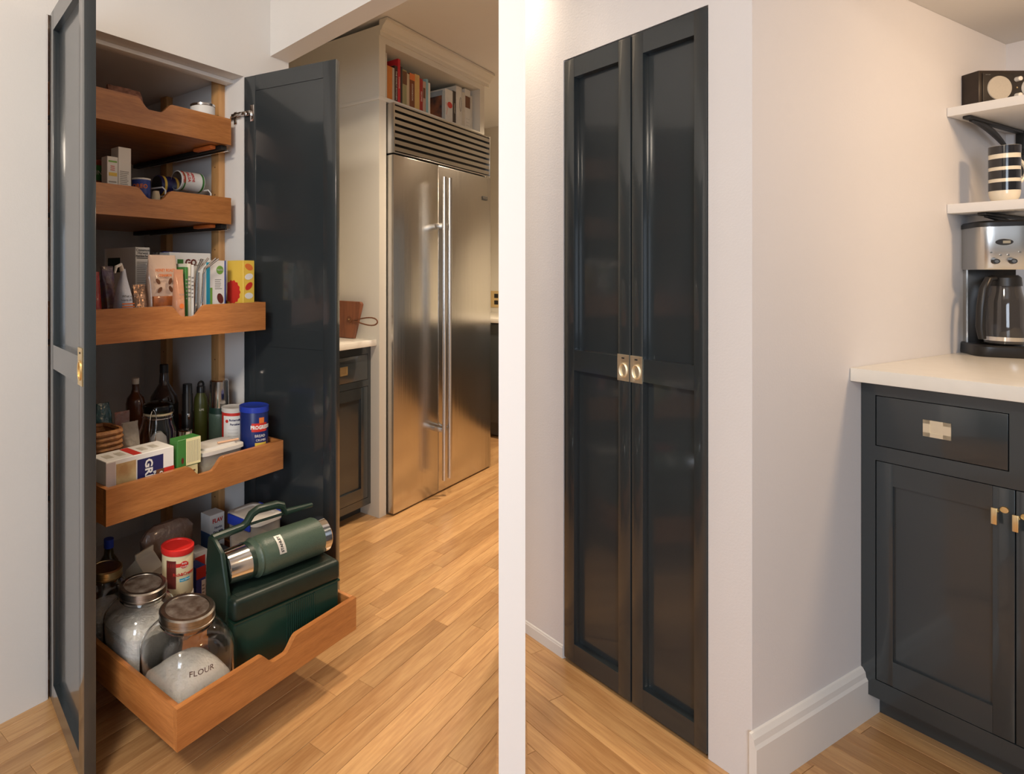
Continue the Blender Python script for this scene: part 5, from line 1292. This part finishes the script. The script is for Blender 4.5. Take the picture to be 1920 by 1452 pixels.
MB().prism([(-.045, zs_*.4), (-.05, pz), (-.02, pz + .10), (.02, pz + .125), (.05, pz + .125), (.06, pz + .06), (.062, zs_*.4)], -hx_ - .008, -hx_ + .006, 'yz', bev=.003).build('handle_bracket', M_dgreen, lbx)
hb_ = [(-hx_, .040, pz + .120), (-hx_*.45, .048, pz + .122), (-hx_*.36, .050, pz + .128), (-hx_*.26, .050, pz + .150), (-hx_*.14, .050, pz + .158), (hx_*.22, .050, pz + .156), (hx_*.34, .050, pz + .148), (hx_*.40, .048, pz + .126), (hx_*.95, .046, pz + .124)]
MB().tube(hb_, [.011, .011, .011, .012, .012, .012, .012, .010, .007], 10).build('carry_handle', M_dgreen, lbx)
MB().tube([(-hx_*.36, .050, pz + .122), (hx_*.40, .050, pz + .122)], .004, 8).build('handle_bar', M_dgreen, lbx)
for s in (-1, 1):
    MB().box(s*hx_*.5 - .012, s*hx_*.5 + .012, hy_ - .002, hy_ + .006, zs_ - .03, zs_ + .02, .002).build('latch', M_chrome, lbx)
# vacuum flask lying on the lid
rt = .0545
tw = Matrix.Rotation(AL + yaw, 3, 'Z') @ Vector((-hx_ + .010, .0, 0))
tb = wA(cu, cw_, ZF[4] + .0006 + zt_ + rt + .002) + tw
fk = thing('vacuum_flask', 'hammered green vacuum flask with steel cup lying on the green lunch box', 'flask', tb, AL + yaw)
TX = Matrix.Rotation(R(90), 4, 'Y')
Lb = .355
MB().loft([(.080, rt*.86), (.095, rt*.90), (.100, rt*.985), (.108, rt*.93), (.116, rt*.985), (.126, rt), (Lb - .034, rt), (Lb - .030, rt*.97)], 44, M=TX).build('body', M_thermos, fk)
MB().loft([(0, rt*.72), (.003, rt*.80), (.070, rt*.86), (.072, rt*.80)], 44, M=TX).build('cup', M_chrome, fk)
MB().loft([(.070, rt*.885), (.084, rt*.885)], 44, M=TX).build('collar', M_dgreen, fk)
MB().loft([(Lb - .030, rt*.955), (Lb - .004, rt*.955), (Lb, rt*.90)], 44, M=TX).build('base_ring', M_chrome, fk)
bx_ = .165
ba = R(-150)      # badge angle round the axis, towards the camera
def onflask(x, a): return Vector((x, rt*math.cos(a), rt*math.sin(a)))
aa = math.pi*1.0 - R(40)
b = bmesh.new()
rows = []
for i in range(9):
    a = aa - R(28) + R(56)*i/8
    rows.append([b.verts.new((x, (rt + .0012)*math.cos(a), (rt + .0012)*math.sin(a))) for x in (bx_ - .012, bx_ + .012)])
for i in range(8): b.faces.new((rows[i][0], rows[i][1], rows[i+1][1], rows[i+1][0]))
mb = MB(); mb._merge(b)
bd = mb.build('badge', mat('matte_nickel', (.62, .60, .56), .5, metal=.4, var=.05), fk)
lt_ = lettering('STANLEY', .0115, bd, (0, 0, 0), (0, 0, 0), M_ink, weight=.0003)
me = lt_.data
for v in me.vertices:
    a = aa - v.co.x/(rt + .002); x = bx_ - v.co.y; rr4 = rt + .0018 + v.co.z
    v.co = Vector((x, rr4*math.cos(a), rr4*math.sin(a)))
